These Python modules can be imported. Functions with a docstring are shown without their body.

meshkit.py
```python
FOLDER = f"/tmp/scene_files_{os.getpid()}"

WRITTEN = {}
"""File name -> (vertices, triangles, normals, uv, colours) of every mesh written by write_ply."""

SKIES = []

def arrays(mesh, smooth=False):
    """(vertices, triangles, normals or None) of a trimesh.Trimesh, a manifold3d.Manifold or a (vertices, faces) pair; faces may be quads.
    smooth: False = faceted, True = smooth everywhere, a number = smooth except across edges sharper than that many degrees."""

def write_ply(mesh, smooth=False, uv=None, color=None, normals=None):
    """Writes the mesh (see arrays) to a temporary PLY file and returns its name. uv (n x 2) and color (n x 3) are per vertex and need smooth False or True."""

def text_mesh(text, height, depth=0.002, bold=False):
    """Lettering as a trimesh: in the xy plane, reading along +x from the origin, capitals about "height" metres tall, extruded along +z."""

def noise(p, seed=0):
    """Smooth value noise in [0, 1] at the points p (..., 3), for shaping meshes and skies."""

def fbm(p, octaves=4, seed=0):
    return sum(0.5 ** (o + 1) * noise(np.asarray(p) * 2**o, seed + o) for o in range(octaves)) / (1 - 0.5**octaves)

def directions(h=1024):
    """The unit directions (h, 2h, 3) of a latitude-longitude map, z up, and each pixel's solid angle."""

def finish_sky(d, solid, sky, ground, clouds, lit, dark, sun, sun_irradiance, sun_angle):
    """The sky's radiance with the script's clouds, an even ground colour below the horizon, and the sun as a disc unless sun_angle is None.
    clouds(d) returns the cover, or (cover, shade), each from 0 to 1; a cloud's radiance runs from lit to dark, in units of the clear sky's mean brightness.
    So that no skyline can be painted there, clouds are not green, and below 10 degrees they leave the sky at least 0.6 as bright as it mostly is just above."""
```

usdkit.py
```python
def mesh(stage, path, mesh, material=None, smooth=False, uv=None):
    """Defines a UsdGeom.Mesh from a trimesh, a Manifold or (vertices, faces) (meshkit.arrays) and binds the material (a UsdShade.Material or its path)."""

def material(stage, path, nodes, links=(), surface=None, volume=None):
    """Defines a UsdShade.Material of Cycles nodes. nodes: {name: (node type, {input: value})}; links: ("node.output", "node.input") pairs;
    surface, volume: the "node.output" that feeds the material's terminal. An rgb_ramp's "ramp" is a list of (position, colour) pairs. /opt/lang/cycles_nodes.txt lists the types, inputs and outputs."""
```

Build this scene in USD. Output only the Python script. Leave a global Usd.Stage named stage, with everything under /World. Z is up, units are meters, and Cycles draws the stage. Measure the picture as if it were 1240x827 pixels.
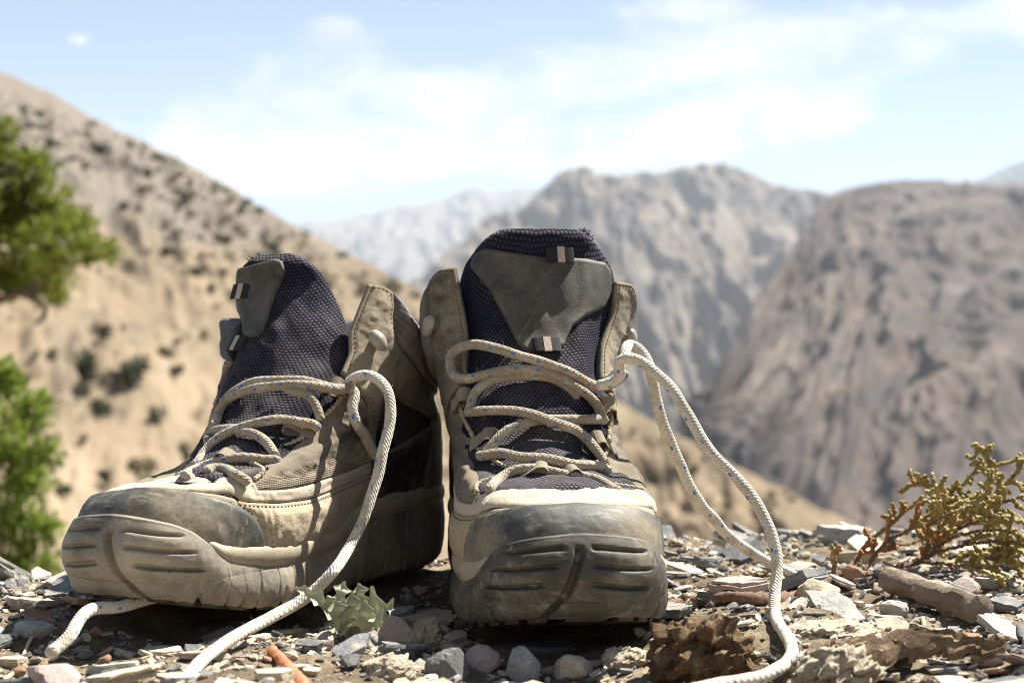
import math, random, sys
import numpy as np, trimesh, usdkit, meshkit
from pxr import Usd, UsdGeom, UsdLux, UsdShade, Gf, Sdf, Vt

stage = Usd.Stage.CreateInMemory()
UsdGeom.SetStageUpAxis(stage, UsdGeom.Tokens.z); UsdGeom.SetStageMetersPerUnit(stage, 1.0)
UsdGeom.Xform.Define(stage, '/World'); UsdGeom.Scope.Define(stage, '/World/Looks')

# ---------------------------------------------------------------- camera, sky, sun
CAM_H = 0.150
PXF = 2067.0                      # focal length in pixels of the 1240 wide photograph
cam = UsdGeom.Camera.Define(stage, '/World/camera')
cam.CreateHorizontalApertureAttr(36.0); cam.CreateVerticalApertureAttr(24.0)
cam.CreateFocalLengthAttr(36.0*PXF/1240.0)
cam.CreateFStopAttr(11.5); cam.CreateFocusDistanceAttr(0.93)
cam.CreateClippingRangeAttr(Gf.Vec2f(0.02, 60000.0))
cam.CreateExposureAttr(1.64)
cam.AddTranslateOp().Set(Gf.Vec3d(0, 0, CAM_H)); cam.AddRotateXOp().Set(90.0)

SUN = np.array([0.56, 0.42, 1.0]); SUN /= np.linalg.norm(SUN)
SUN_EL = math.asin(SUN[2]); SUN_AZ = math.atan2(SUN[0], SUN[1])
sun = UsdLux.DistantLight.Define(stage, '/World/sun')
sun.CreateIntensityAttr(1.25); sun.CreateNormalizeAttr(True); sun.CreateAngleAttr(0.5); sun.CreateColorAttr(Gf.Vec3f(1.0, 0.955, 0.88))
m_ = Gf.Matrix4d().SetRotate(Gf.Rotation(Gf.Vec3d(0, 0, 1), Gf.Vec3d(*SUN.tolist())))
sun.AddTransformOp().Set(m_)
sky = UsdLux.DomeLight.Define(stage, '/World/sky')
SKY_STRENGTH = 0.05
def sky_material():
    """the physical sky with a bank of fair-weather cloud laid in by direction (bearing from +y, height above the horizon, in radians)"""
    banks = [(410, 45, 60, 26), (105, 63, 19, 10), (300, 150, 120, 75), (430, 118, 125, 70), (570, 150, 150, 62), (700, 125, 140, 70), (840, 100, 150, 72), (960, 78, 130, 66), (1080, 65, 95, 54),
             (1005, 140, 60, 30), (340, 205, 130, 40), (620, 188, 200, 34), (880, 170, 150, 34), (225, 205, 80, 44), (820, 15, 110, 24), (1225, 30, 80, 45), (140, 160, 34, 14), (1420, 120, 160, 60), (-160, 60, 150, 60)]
    n = {'tc': ('texture_coordinate', {}), 'sx': ('separate_xyz', {}), 'az': ('math', {'math_type': 'arctan2'}), 'el': ('math', {'math_type': 'arcsine'}),
         'sk': ('sky_texture', {'sky_type': 'single_scattering', 'sun_disc': False, 'sun_elevation': SUN_EL, 'sun_rotation': SUN_AZ, 'altitude': 3000.0, 'air_density': 0.6, 'aerosol_density': 0.6}),
         'pos': ('combine_xyz', {}), 'w1': ('noise_texture', {'scale': 12.0, 'detail': 9, 'roughness': 0.60, 'distortion': 0.35}),
         'w2': ('noise_texture', {'scale': 30.0, 'detail': 6, 'roughness': 0.6}),
         'stretch': ('mapping', {'scale': (1, 1, 2.1)}),
         'bg': ('background_shader', {'strength': SKY_STRENGTH})}
    l = [('tc.generated', 'sx.vector'), ('sx.x', 'az.value1'), ('sx.y', 'az.value2'), ('sx.z', 'el.value1'), ('tc.generated', 'stretch.vector'), ('stretch.vector', 'w1.vector'), ('stretch.vector', 'w2.vector')]
    last = None
    for k, (bx, by, rx, ry) in enumerate(banks):
        rx, ry = rx*.86, ry*.84
        n[f'a{k}'] = ('math', {'math_type': 'multiply_add', 'value2': 2067.0/rx, 'value3': -(bx - 620.0)/rx}); n[f'e{k}'] = ('math', {'math_type': 'multiply_add', 'value2': 2067.0/ry, 'value3': -(413.5 - by)/ry})
        n[f'aa{k}'] = ('math', {'math_type': 'multiply'}); n[f'ee{k}'] = ('math', {'math_type': 'multiply_add'})
        n[f'g{k}'] = ('math', {'math_type': 'multiply', 'value2': -1.0}); n[f'x{k}'] = ('math', {'math_type': 'exponent'})
        l += [('az.value', f'a{k}.value1'), ('el.value', f'e{k}.value1'), (f'a{k}.value', f'aa{k}.value1'), (f'a{k}.value', f'aa{k}.value2'), (f'e{k}.value', f'ee{k}.value1'), (f'e{k}.value', f'ee{k}.value2'), (f'aa{k}.value', f'ee{k}.value3'),
              (f'ee{k}.value', f'g{k}.value1'), (f'g{k}.value', f'x{k}.value1')]
        if last is None: last = f'x{k}.value'
        else:
            n[f's{k}'] = ('math', {'math_type': 'add'}); l += [(last, f's{k}.value1'), (f'x{k}.value', f's{k}.value2')]; last = f's{k}.value'
    n['cap'] = ('math', {'math_type': 'minimum', 'value2': 1.0}); l.append((last, 'cap.value1'))
    n['m1'] = ('math', {'math_type': 'multiply_add', 'value2': 2.6}); l += [('w1.fac', 'm1.value1'), ('cap.value', 'm1.value3')]
    n['m2'] = ('math', {'math_type': 'multiply_add', 'value2': 0.35}); l += [('w2.fac', 'm2.value1'), ('m1.value', 'm2.value3')]
    n['cov'] = ('map_range', {'from_min': 1.80, 'from_max': 2.62, 'to_min': 0.0, 'to_max': 0.84, 'clamp': True, 'range_type': 'smoothstep'}); l.append(('m2.value', 'cov.value'))
    n['cloudc'] = ('rgb_ramp', {'ramp': [(0.34, (4.0, 4.35, 4.8)), (0.60, (5.9, 6.0, 6.1))]}); l.append(('w1.fac', 'cloudc.fac'))
    n['tint'] = ('mix_color', {'blend_type': 'multiply', 'fac': 1.0, 'b': (0.86, 1.06, 1.0)}); l.append(('sk.color', 'tint.a'))
    n['mx'] = ('mix_color', {'use_clamp': False}); l += [('cov.result', 'mx.fac'), ('tint.result', 'mx.a'), ('cloudc.color', 'mx.b'), ('mx.result', 'bg.color')]
    return usdkit.material(stage, '/World/Looks/sky', n, l, surface='bg.background')
UsdShade.MaterialBindingAPI.Apply(sky.GetPrim()).Bind(sky_material())


# ---------------------------------------------------------------- helpers
used_names = {}
def numbered(path):
    n = used_names.get(path, 0); used_names[path] = n + 1
    return path if n == 0 else f'{path}_{n:03d}'
def tag(prim, label=None, category=None, group=None, kind=None):
    p = prim.GetPrim() if hasattr(prim, 'GetPrim') else prim
    for k, v in (('label', label), ('category', category), ('group', group), ('kind', kind)):
        if v: p.SetCustomDataByKey(k, v)
    return p
def thing(name, label, category, group=None, loc=None, rotz=0.0):
    x = UsdGeom.Xform.Define(stage, numbered('/World/' + name))
    if loc is not None: x.AddTranslateOp().Set(Gf.Vec3d(*map(float, loc)))
    if rotz: x.AddRotateZOp().Set(float(rotz))
    return tag(x, label, category, group)
def put(name, mesh, mat, parent=None, smooth=True, uv=None, **tags):
    base = str(parent.GetPath()) if parent is not None else '/World'
    if hasattr(mesh, 'vertices'): mesh = (np.asarray(mesh.vertices), np.asarray(mesh.faces))
    m = usdkit.mesh(stage, numbered(base + '/' + name), mesh, mat, smooth=smooth, uv=uv)
    return tag(m, **tags)

ORD = ['leftmost', 'second from left', 'third from left', 'fourth from left', 'fifth from left', 'sixth from left', 'seventh from left', 'eighth from left', 'ninth from left', 'tenth from left']
def single_out(items, category, group):
    """items: (prim, label, place across the picture); look-alikes are told apart by their order from left to right"""
    by = {}
    for o, lab, at in items: by.setdefault(lab, []).append((at, o))
    for lab, l in by.items():
        l.sort(key=lambda q: q[0])
        for k, (_, o) in enumerate(l):
            full = lab if len(l) == 1 else f'{lab}, {ORD[min(k, 9)]}'
            tag(o, full if len(full.split()) <= 16 else full.replace('chunky ', '').replace('flat ', '').replace('slate chip', 'chip').replace('narrow deep', 'narrow').replace('mid-sized ', ''), category, group)
def px(x, y, d):                  # the point at distance d that the photograph shows at x, y
    return np.array([(x - 620.0)/PXF*d, d, CAM_H + (413.5 - y)/PXF*d])
def to_px(P):
    P = np.asarray(P, float)
    return np.stack([620 + P[..., 0]/P[..., 1]*PXF, 413.5 - (P[..., 2] - CAM_H)/P[..., 1]*PXF], -1)
def sstep(a, b, x):
    t = np.clip((x - a)/(b - a), 0, 1); return t*t*(3 - 2*t)
def fbm(P, scale, octaves=4):
    return meshkit.fbm(np.asarray(P)*scale, octaves)
# ---------------------------------------------------------------- the boot's last: a closed surface S(theta, t)
# boot frame: x to the toe, y to the medial side, z up, metres
LV = np.array([ # zf    zb     xf     xb     wf     wh     n    (one ring per row)
    [0.020, 0.022, 0.1470, -0.147, 0.0510, 0.0400, 3.6],
    [0.036, 0.044, 0.1515, -0.150, 0.0550, 0.0425, 3.4],
    [0.054, 0.068, 0.1485, -0.150, 0.0550, 0.0435, 3.2],
    [0.067, 0.092, 0.1360, -0.147, 0.0525, 0.0445, 3.0],
    [0.0725, 0.112, 0.110, -0.142, 0.0510, 0.0450, 2.7],
    [0.0745, 0.127, 0.080, -0.138, 0.0505, 0.0455, 2.5],
    [0.0925, 0.142, 0.049, -0.134, 0.0505, 0.0470, 2.4],
    [0.122, 0.155, 0.020, -0.131, 0.0525, 0.0505, 2.2],
    [0.150, 0.168, -0.002, -0.130, 0.0570, 0.0560, 2.1],
    [0.176, 0.182, -0.014, -0.132, 0.0610, 0.0600, 2.0],
    [0.200, 0.200, -0.020, -0.136, 0.0635, 0.0625, 2.0]])
from scipy.interpolate import PchipInterpolator
LVI = PchipInterpolator(np.arange(len(LV)), LV, axis=0)
def last_point(theta, t, P=None):
    """theta 0 at the toe, positive to the medial side"""
    theta, t = np.broadcast_arrays(np.asarray(theta, float), np.asarray(t, float))
    zf, zb, xf, xb, wf, wh, n = np.moveaxis(LVI(np.clip(t, 0, len(LV) - 1)), -1, 0)
    u = np.cos(theta)
    e = 2.0/n
    xi = np.sign(u)*np.abs(u)**e
    s = np.sin(theta)
    eta = np.sign(s)*np.abs(s)**e
    a = (xf - xb)/2; xc = (xf + xb)/2
    x = xc + a*xi
    q = np.clip((xi + 1)/2, 0, 1)
    k = np.clip((q - 0.22)/(0.76 - 0.22), 0, 1); k = k*k*(3 - 2*k)
    w = wh + (wf - wh)*k
    y = eta*w
    low = np.clip(1 - t/6.0, 0, 1)
    y = y + low*(0.004*np.clip(x/0.15, -1, 1)**2*np.sign(x) - 0.002)      # the foot's inward sweep: the toe leans to the medial side
    y = y - low*0.006*np.exp(-((x + 0.025)/0.05)**2)*(s > 0)*np.abs(s)      # the arch, hollow on the medial side
    zz = np.clip((q - 0.05)/0.9, 0, 1)
    z = zb + (zf - zb)*zz
    return np.stack([x, y, z], -1)

class Boot:
    def __init__(self, toe, yaw, mirror, lift=0.0, lean=(0, 0)):
        self.toe, self.yaw, self.mirror = np.array(toe), yaw, mirror
        a = math.radians(yaw)                                # the axis from heel to toe, turned from -y
        fx = np.array([math.sin(a), -math.cos(a), 0.0]); up = np.array([0, 0, 1.0])
        up = up + np.array([lean[0], lean[1], 0]); up /= np.linalg.norm(up)
        fx = fx - up*(fx @ up); fx /= np.linalg.norm(fx)
        left = np.cross(up, fx)
        self.R = np.stack([fx, left*(-1 if mirror else 1), up], 1)
        self.o = np.array([toe[0], toe[1], lift]) - self.R @ np.array([0.155, 0, 0])
        self.o[2] = lift
    def world(self, P):
        return np.asarray(P) @ self.R.T + self.o
    def local(self, P):
        return (np.asarray(P) - self.o) @ self.R
def grid_faces(n, m, closed=False):
    i, j = np.meshgrid(np.arange(n - 1), np.arange(m if closed else m - 1), indexing='ij')
    j2 = (j + 1) % m
    a, b, c, d = i*m + j, i*m + j2, (i + 1)*m + j2, (i + 1)*m + j
    return np.vstack([np.stack([a, b, c], -1).reshape(-1, 3), np.stack([a, c, d], -1).reshape(-1, 3)])
from scipy.ndimage import gaussian_filter, map_coordinates
NT, NTH = 241, 720
def last_table(flare_med=0.0, flare_lat=0.0, lat_slope=0.0):
    th = np.linspace(0, 2*np.pi, NTH, endpoint=False); t = np.linspace(0, 10, NT)
    P = last_point(th[None], t[:, None])
    for k in range(3):
        P[..., k] = gaussian_filter(P[..., k], (9, 6), mode=('nearest', 'wrap'))
    up = np.clip((t[:, None] - 5.5)/3.5, 0, 1.3); up = up*up
    sd = np.sin(th)[None]; sd = np.sign(sd)*np.abs(sd)**1.5
    P[..., 1] += up*np.where(sd > 0, flare_med, flare_lat)*sd
    w = np.clip((t - 2.2)/1.6, 0, 1)*np.clip((7.6 - t)/2.0, 0, 1)              # the instep falls away to the outer side
    P[..., 2] -= lat_slope*w[:, None]*np.clip((0.012 - P[..., 1])/0.05, 0, 1.2)*np.clip((P[..., 0] + 0.02)/0.05, 0, 1)
    return P
# ---------------------------------------------------------------- materials
def mat(name, nodes, links, surface='p.BSDF', volume=None):
    return usdkit.material(stage, '/World/Looks/' + name, nodes, links, surface=surface, volume=volume)
def dusty(name, c1, c2, dust, amount=0.5, rough=0.85, patch=22, grain=900, bump=0.0004, up=0.35, sheen=0.0, spec=0.3, fine=0.25, scratch=0.0):
    """leather or rubber with worn tone changes, dust that settles in patches and most on what faces up, and a fine grain"""
    nodes = {
        'tc': ('texture_coordinate', {}), 'geo': ('geometry', {}), 'sep': ('separate_xyz', {}),
        'n1': ('noise_texture', {'scale': patch*2.6, 'detail': 6, 'roughness': 0.6}),
        'n2': ('noise_texture', {'scale': patch, 'detail': 9, 'roughness': 0.68}),
        'n3': ('noise_texture', {'scale': grain, 'detail': 4, 'roughness': 0.7}),
        'r1': ('rgb_ramp', {'ramp': [(0.3, c1), (0.7, c2)]}),
        'upm': ('map_range', {'from_min': -0.2, 'from_max': 1.0, 'to_min': 0.0, 'to_max': up, 'clamp': True}),
        'sum': ('math', {'math_type': 'add'}), 'sum2': ('math', {'math_type': 'multiply_add', 'value2': 0.3*fine/0.25}),
        'th': ('map_range', {'from_min': 0.86 - 0.62*amount, 'from_max': 1.16 - 0.62*amount, 'to_min': 0, 'to_max': min(1, 0.55 + amount*0.6), 'clamp': True}),
        'mx': ('mix_color', {'b': dust}),
        'gr': ('mix_color', {'blend_type': 'multiply', 'fac': fine*2}), 'grr': ('rgb_ramp', {'ramp': [(0.25, (0.45,)*3), (0.55, (1,)*3), (0.8, (1.15,)*3)]}),
        'bmp': ('bump', {'distance': bump, 'strength': 0.9}),
        'p': ('principled_bsdf', {'roughness': rough, 'specular_ior_level': spec, 'sheen_weight': sheen, 'sheen_roughness': 0.5}),
    }
    links = [('tc.object', 'n1.vector'), ('tc.object', 'n2.vector'), ('tc.object', 'n3.vector'), ('geo.normal', 'sep.vector'), ('sep.z', 'upm.value'),
             ('n1.fac', 'r1.fac'), ('n2.fac', 'sum.value1'), ('upm.result', 'sum.value2'), ('n3.fac', 'sum2.value1'), ('sum.value', 'sum2.value3'), ('sum2.value', 'th.value'),
             ('r1.color', 'mx.a'), ('th.result', 'mx.fac'), ('mx.result', 'gr.a'), ('n3.fac', 'grr.fac'), ('grr.color', 'gr.b'), ('gr.result', 'p.base_color'),
             ('n3.fac', 'bmp.height'), ('bmp.normal', 'p.normal')]
    if scratch:
        nodes['mp'] = ('mapping', {'scale': (300, 40, 160), 'rotation': (0.4, 0.3, 0.9)}); nodes['ns'] = ('noise_texture', {'scale': 1.0, 'detail': 5, 'roughness': 0.6})
        nodes['sr'] = ('map_range', {'from_min': 0.56, 'from_max': 0.68, 'to_min': 0, 'to_max': scratch, 'clamp': True}); nodes['ms'] = ('mix_color', {'b': tuple(min(1, q*1.15) for q in dust)})
        links = [l for l in links if l != ('mx.result', 'gr.a')] + [('tc.object', 'mp.vector'), ('mp.vector', 'ns.vector'), ('ns.fac', 'sr.value'), ('mx.result', 'ms.a'), ('sr.result', 'ms.fac'), ('ms.result', 'gr.a')]
        nodes['rr'] = ('map_range', {'from_min': 0, 'from_max': 1, 'to_min': rough, 'to_max': 0.9, 'clamp': True}); links += [('th.result', 'rr.value'), ('rr.result', 'p.roughness')]
    return mat(name, nodes, links)
def weave(name, pu, pv, gap, yarn, dust, amount=0.4, up=0.3, patch=26, depth=0.0007, sheen=0.15):
    """a coarse woven cloth: offset rows of oval yarn ends (pu by pv metres), dusty on top"""
    n = {'uv': ('uvmap', {'attribute': 'st'}), 'sx': ('separate_xyz', {}), 'tc': ('texture_coordinate', {}), 'geo': ('geometry', {}), 'sn': ('separate_xyz', {}),
         'wob': ('noise_texture', {'scale': 140, 'detail': 2}), 'wsub': ('math', {'math_type': 'multiply_add', 'value2': 0.9, 'value3': -0.45}),
         'u0': ('math', {'math_type': 'multiply', 'value2': 1/pu}), 'v0': ('math', {'math_type': 'multiply_add', 'value2': 1/pv}),
         'vf': ('math', {'math_type': 'floor'}), 'vm': ('math', {'math_type': 'modulo', 'value2': 2.0}), 'vh': ('math', {'math_type': 'multiply_add', 'value2': 0.5}),
         'us': ('math', {'math_type': 'multiply', 'value2': math.pi}), 'vs': ('math', {'math_type': 'multiply', 'value2': math.pi}),
         'su': ('math', {'math_type': 'sine'}), 'sv': ('math', {'math_type': 'sine'}), 'au': ('math', {'math_type': 'absolute'}), 'av': ('math', {'math_type': 'absolute'}),
         'mm': ('math', {'math_type': 'multiply'}), 'hh': ('math', {'math_type': 'power', 'value2': 0.55}),
         'fz': ('noise_texture', {'scale': 2600, 'detail': 2}), 'hf': ('math', {'math_type': 'multiply_add', 'value2': 0.35}),
         'n2': ('noise_texture', {'scale': patch, 'detail': 8, 'roughness': 0.66}), 'yr': ('noise_texture', {'scale': 420, 'detail': 3}),
         'upm': ('map_range', {'from_min': -0.2, 'from_max': 1.0, 'to_min': 0.0, 'to_max': up, 'clamp': True}), 'sm': ('math', {'math_type': 'add'}),
         'sm2': ('math', {'math_type': 'multiply_add', 'value2': 0.22}),
         'th': ('map_range', {'from_min': 1.02 - 0.62*amount, 'from_max': 1.40 - 0.62*amount, 'to_min': 0, 'to_max': min(1, .45 + .6*amount), 'clamp': True}),
         'c1': ('mix_color', {'a': gap, 'b': yarn}), 'yv': ('mix_color', {'blend_type': 'multiply', 'fac': 0.7}), 'yrr': ('rgb_ramp', {'ramp': [(0.3, (0.6,)*3), (0.7, (1.25,)*3)]}),
         'mx': ('mix_color', {'b': dust}), 'bmp': ('bump', {'distance': depth, 'strength': 1.0}),
         'p': ('principled_bsdf', {'roughness': 0.9, 'specular_ior_level': 0.15, 'sheen_weight': sheen, 'sheen_roughness': 0.4})}
    l = [('uv.UV', 'sx.vector'), ('tc.object', 'wob.vector'), ('wob.fac', 'wsub.value1'), ('sx.x', 'u0.value1'), ('sx.y', 'v0.value1'), ('wsub.value', 'v0.value3'), ('v0.value', 'vf.value1'), ('vf.value', 'vm.value1'), ('vm.value', 'vh.value1'), ('u0.value', 'vh.value3'),
         ('vh.value', 'us.value1'), ('v0.value', 'vs.value1'), ('us.value', 'su.value1'), ('vs.value', 'sv.value1'), ('su.value', 'au.value1'), ('sv.value', 'av.value1'), ('au.value', 'mm.value1'), ('av.value', 'mm.value2'), ('mm.value', 'hh.value1'),
         ('tc.object', 'fz.vector'), ('fz.fac', 'hf.value1'), ('hh.value', 'hf.value3'), ('hf.value', 'bmp.height'), ('tc.object', 'n2.vector'), ('tc.object', 'yr.vector'), ('geo.normal', 'sn.vector'), ('sn.z', 'upm.value'),
         ('n2.fac', 'sm.value1'), ('upm.result', 'sm.value2'), ('hh.value', 'sm2.value1'), ('sm.value', 'sm2.value3'), ('sm2.value', 'th.value'), ('hh.value', 'c1.fac'), ('c1.result', 'yv.a'), ('yr.fac', 'yrr.fac'), ('yrr.color', 'yv.b'), ('yv.result', 'mx.a'), ('th.result', 'mx.fac'), ('mx.result', 'p.base_color'), ('bmp.normal', 'p.normal')]
    return mat(name, n, l)
def plain(name, color, rough=0.6, spec=0.4, var=0.25, scale=300, bump=0.0002, metallic=0.0):
    n = {'tc': ('texture_coordinate', {}), 'n1': ('noise_texture', {'scale': scale, 'detail': 5}), 'r': ('rgb_ramp', {'ramp': [(0.3, tuple(c*(1 - var) for c in color)), (0.7, tuple(min(1, c*(1 + var)) for c in color))]}),
         'b': ('bump', {'distance': bump, 'strength': 0.8}), 'p': ('principled_bsdf', {'roughness': rough, 'specular_ior_level': spec, 'metallic': metallic})}
    return mat(name, n, [('tc.object', 'n1.vector'), ('n1.fac', 'r.fac'), ('r.color', 'p.base_color'), ('n1.fac', 'b.height'), ('b.normal', 'p.normal')])
def rope(name, cream, dirt, blue, dirty):
    """braided cord: slanting strands in relief, blue flecks woven in, grime in patches"""
    n = {'uv': ('uvmap', {'attribute': 'st'}), 'sx': ('separate_xyz', {}), 'tc': ('texture_coordinate', {}),
         'ua': ('math', {'math_type': 'multiply', 'value2': 8.0}), 'va': ('math', {'math_type': 'multiply', 'value2': 1/0.0021}),
         'a': ('math', {'math_type': 'add'}), 'd': ('math', {'math_type': 'subtract'}), 'ap': ('math', {'math_type': 'multiply', 'value2': math.pi}), 'dp': ('math', {'math_type': 'multiply', 'value2': math.pi/2}),
         'sa': ('math', {'math_type': 'sine'}), 'sd': ('math', {'math_type': 'sine'}), 'aa': ('math', {'math_type': 'absolute'}), 'ad': ('math', {'math_type': 'absolute'}),
         'mm': ('math', {'math_type': 'multiply_add', 'value2': 0.6}), 'n2': ('noise_texture', {'scale': 60, 'detail': 7, 'roughness': 0.65}), 'fz': ('noise_texture', {'scale': 2200, 'detail': 3}),
         'hm': ('math', {'math_type': 'multiply_add', 'value2': 0.5}), 'th': ('map_range', {'from_min': 0.62 - 0.3*dirty, 'from_max': 0.82 - 0.3*dirty, 'to_min': 0, 'to_max': 0.85, 'clamp': True}),
         'mx': ('mix_color', {'a': cream, 'b': dirt}), 'cv': ('mix_color', {'blend_type': 'multiply', 'fac': 0.45}), 'cr': ('rgb_ramp', {'ramp': [(0.2, (0.45, 0.40, 0.33)), (0.9, (1, 1, 1))]}),
         'cb': ('combine_xyz', {}), 'vu': ('math', {'math_type': 'multiply', 'value2': 2.0}), 'vv': ('math', {'math_type': 'multiply', 'value2': 1/0.0145}), 'tw': ('math', {'math_type': 'multiply_add', 'value2': 90.0}),
         'vor': ('voronoi_texture', {'dimensions': '2D', 'scale': 1.0, 'randomness': 0.55}), 'vt': ('map_range', {'from_min': 0.105, 'from_max': 0.075, 'to_min': 0, 'to_max': 0.92, 'clamp': True}),
         'mb': ('mix_color', {'b': blue}), 'bmp': ('bump', {'distance': 0.00045, 'strength': 0.85}),
         'p': ('principled_bsdf', {'roughness': 0.9, 'specular_ior_level': 0.15, 'sheen_weight': 0.2})}
    l = [('uv.UV', 'sx.vector'), ('sx.x', 'ua.value1'), ('sx.y', 'va.value1'), ('ua.value', 'a.value1'), ('va.value', 'a.value2'), ('ua.value', 'd.value1'), ('va.value', 'd.value2'), ('a.value', 'ap.value1'), ('d.value', 'dp.value1'),
         ('ap.value', 'sa.value1'), ('dp.value', 'sd.value1'), ('sa.value', 'aa.value1'), ('sd.value', 'ad.value1'), ('ad.value', 'mm.value1'), ('aa.value', 'mm.value3'), ('tc.object', 'n2.vector'), ('tc.object', 'fz.vector'), ('fz.fac', 'hm.value1'), ('mm.value', 'hm.value3'), ('hm.value', 'bmp.height'),
         ('n2.fac', 'th.value'), ('th.result', 'mx.fac'), ('mx.result', 'cv.a'), ('mm.value', 'cr.fac'), ('cr.color', 'cv.b'),
         ('sx.x', 'vu.value1'), ('sx.y', 'vv.value1'), ('vu.value', 'cb.x'), ('vv.value', 'cb.y'), ('cb.vector', 'vor.vector'), ('vor.distance', 'vt.value'), ('cv.result', 'mb.a'), ('vt.result', 'mb.fac'), ('mb.result', 'p.base_color'), ('bmp.normal', 'p.normal')]
    del n['tw']
    return mat(name, n, l)
DUST = (0.42, 0.34, 0.235)
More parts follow.
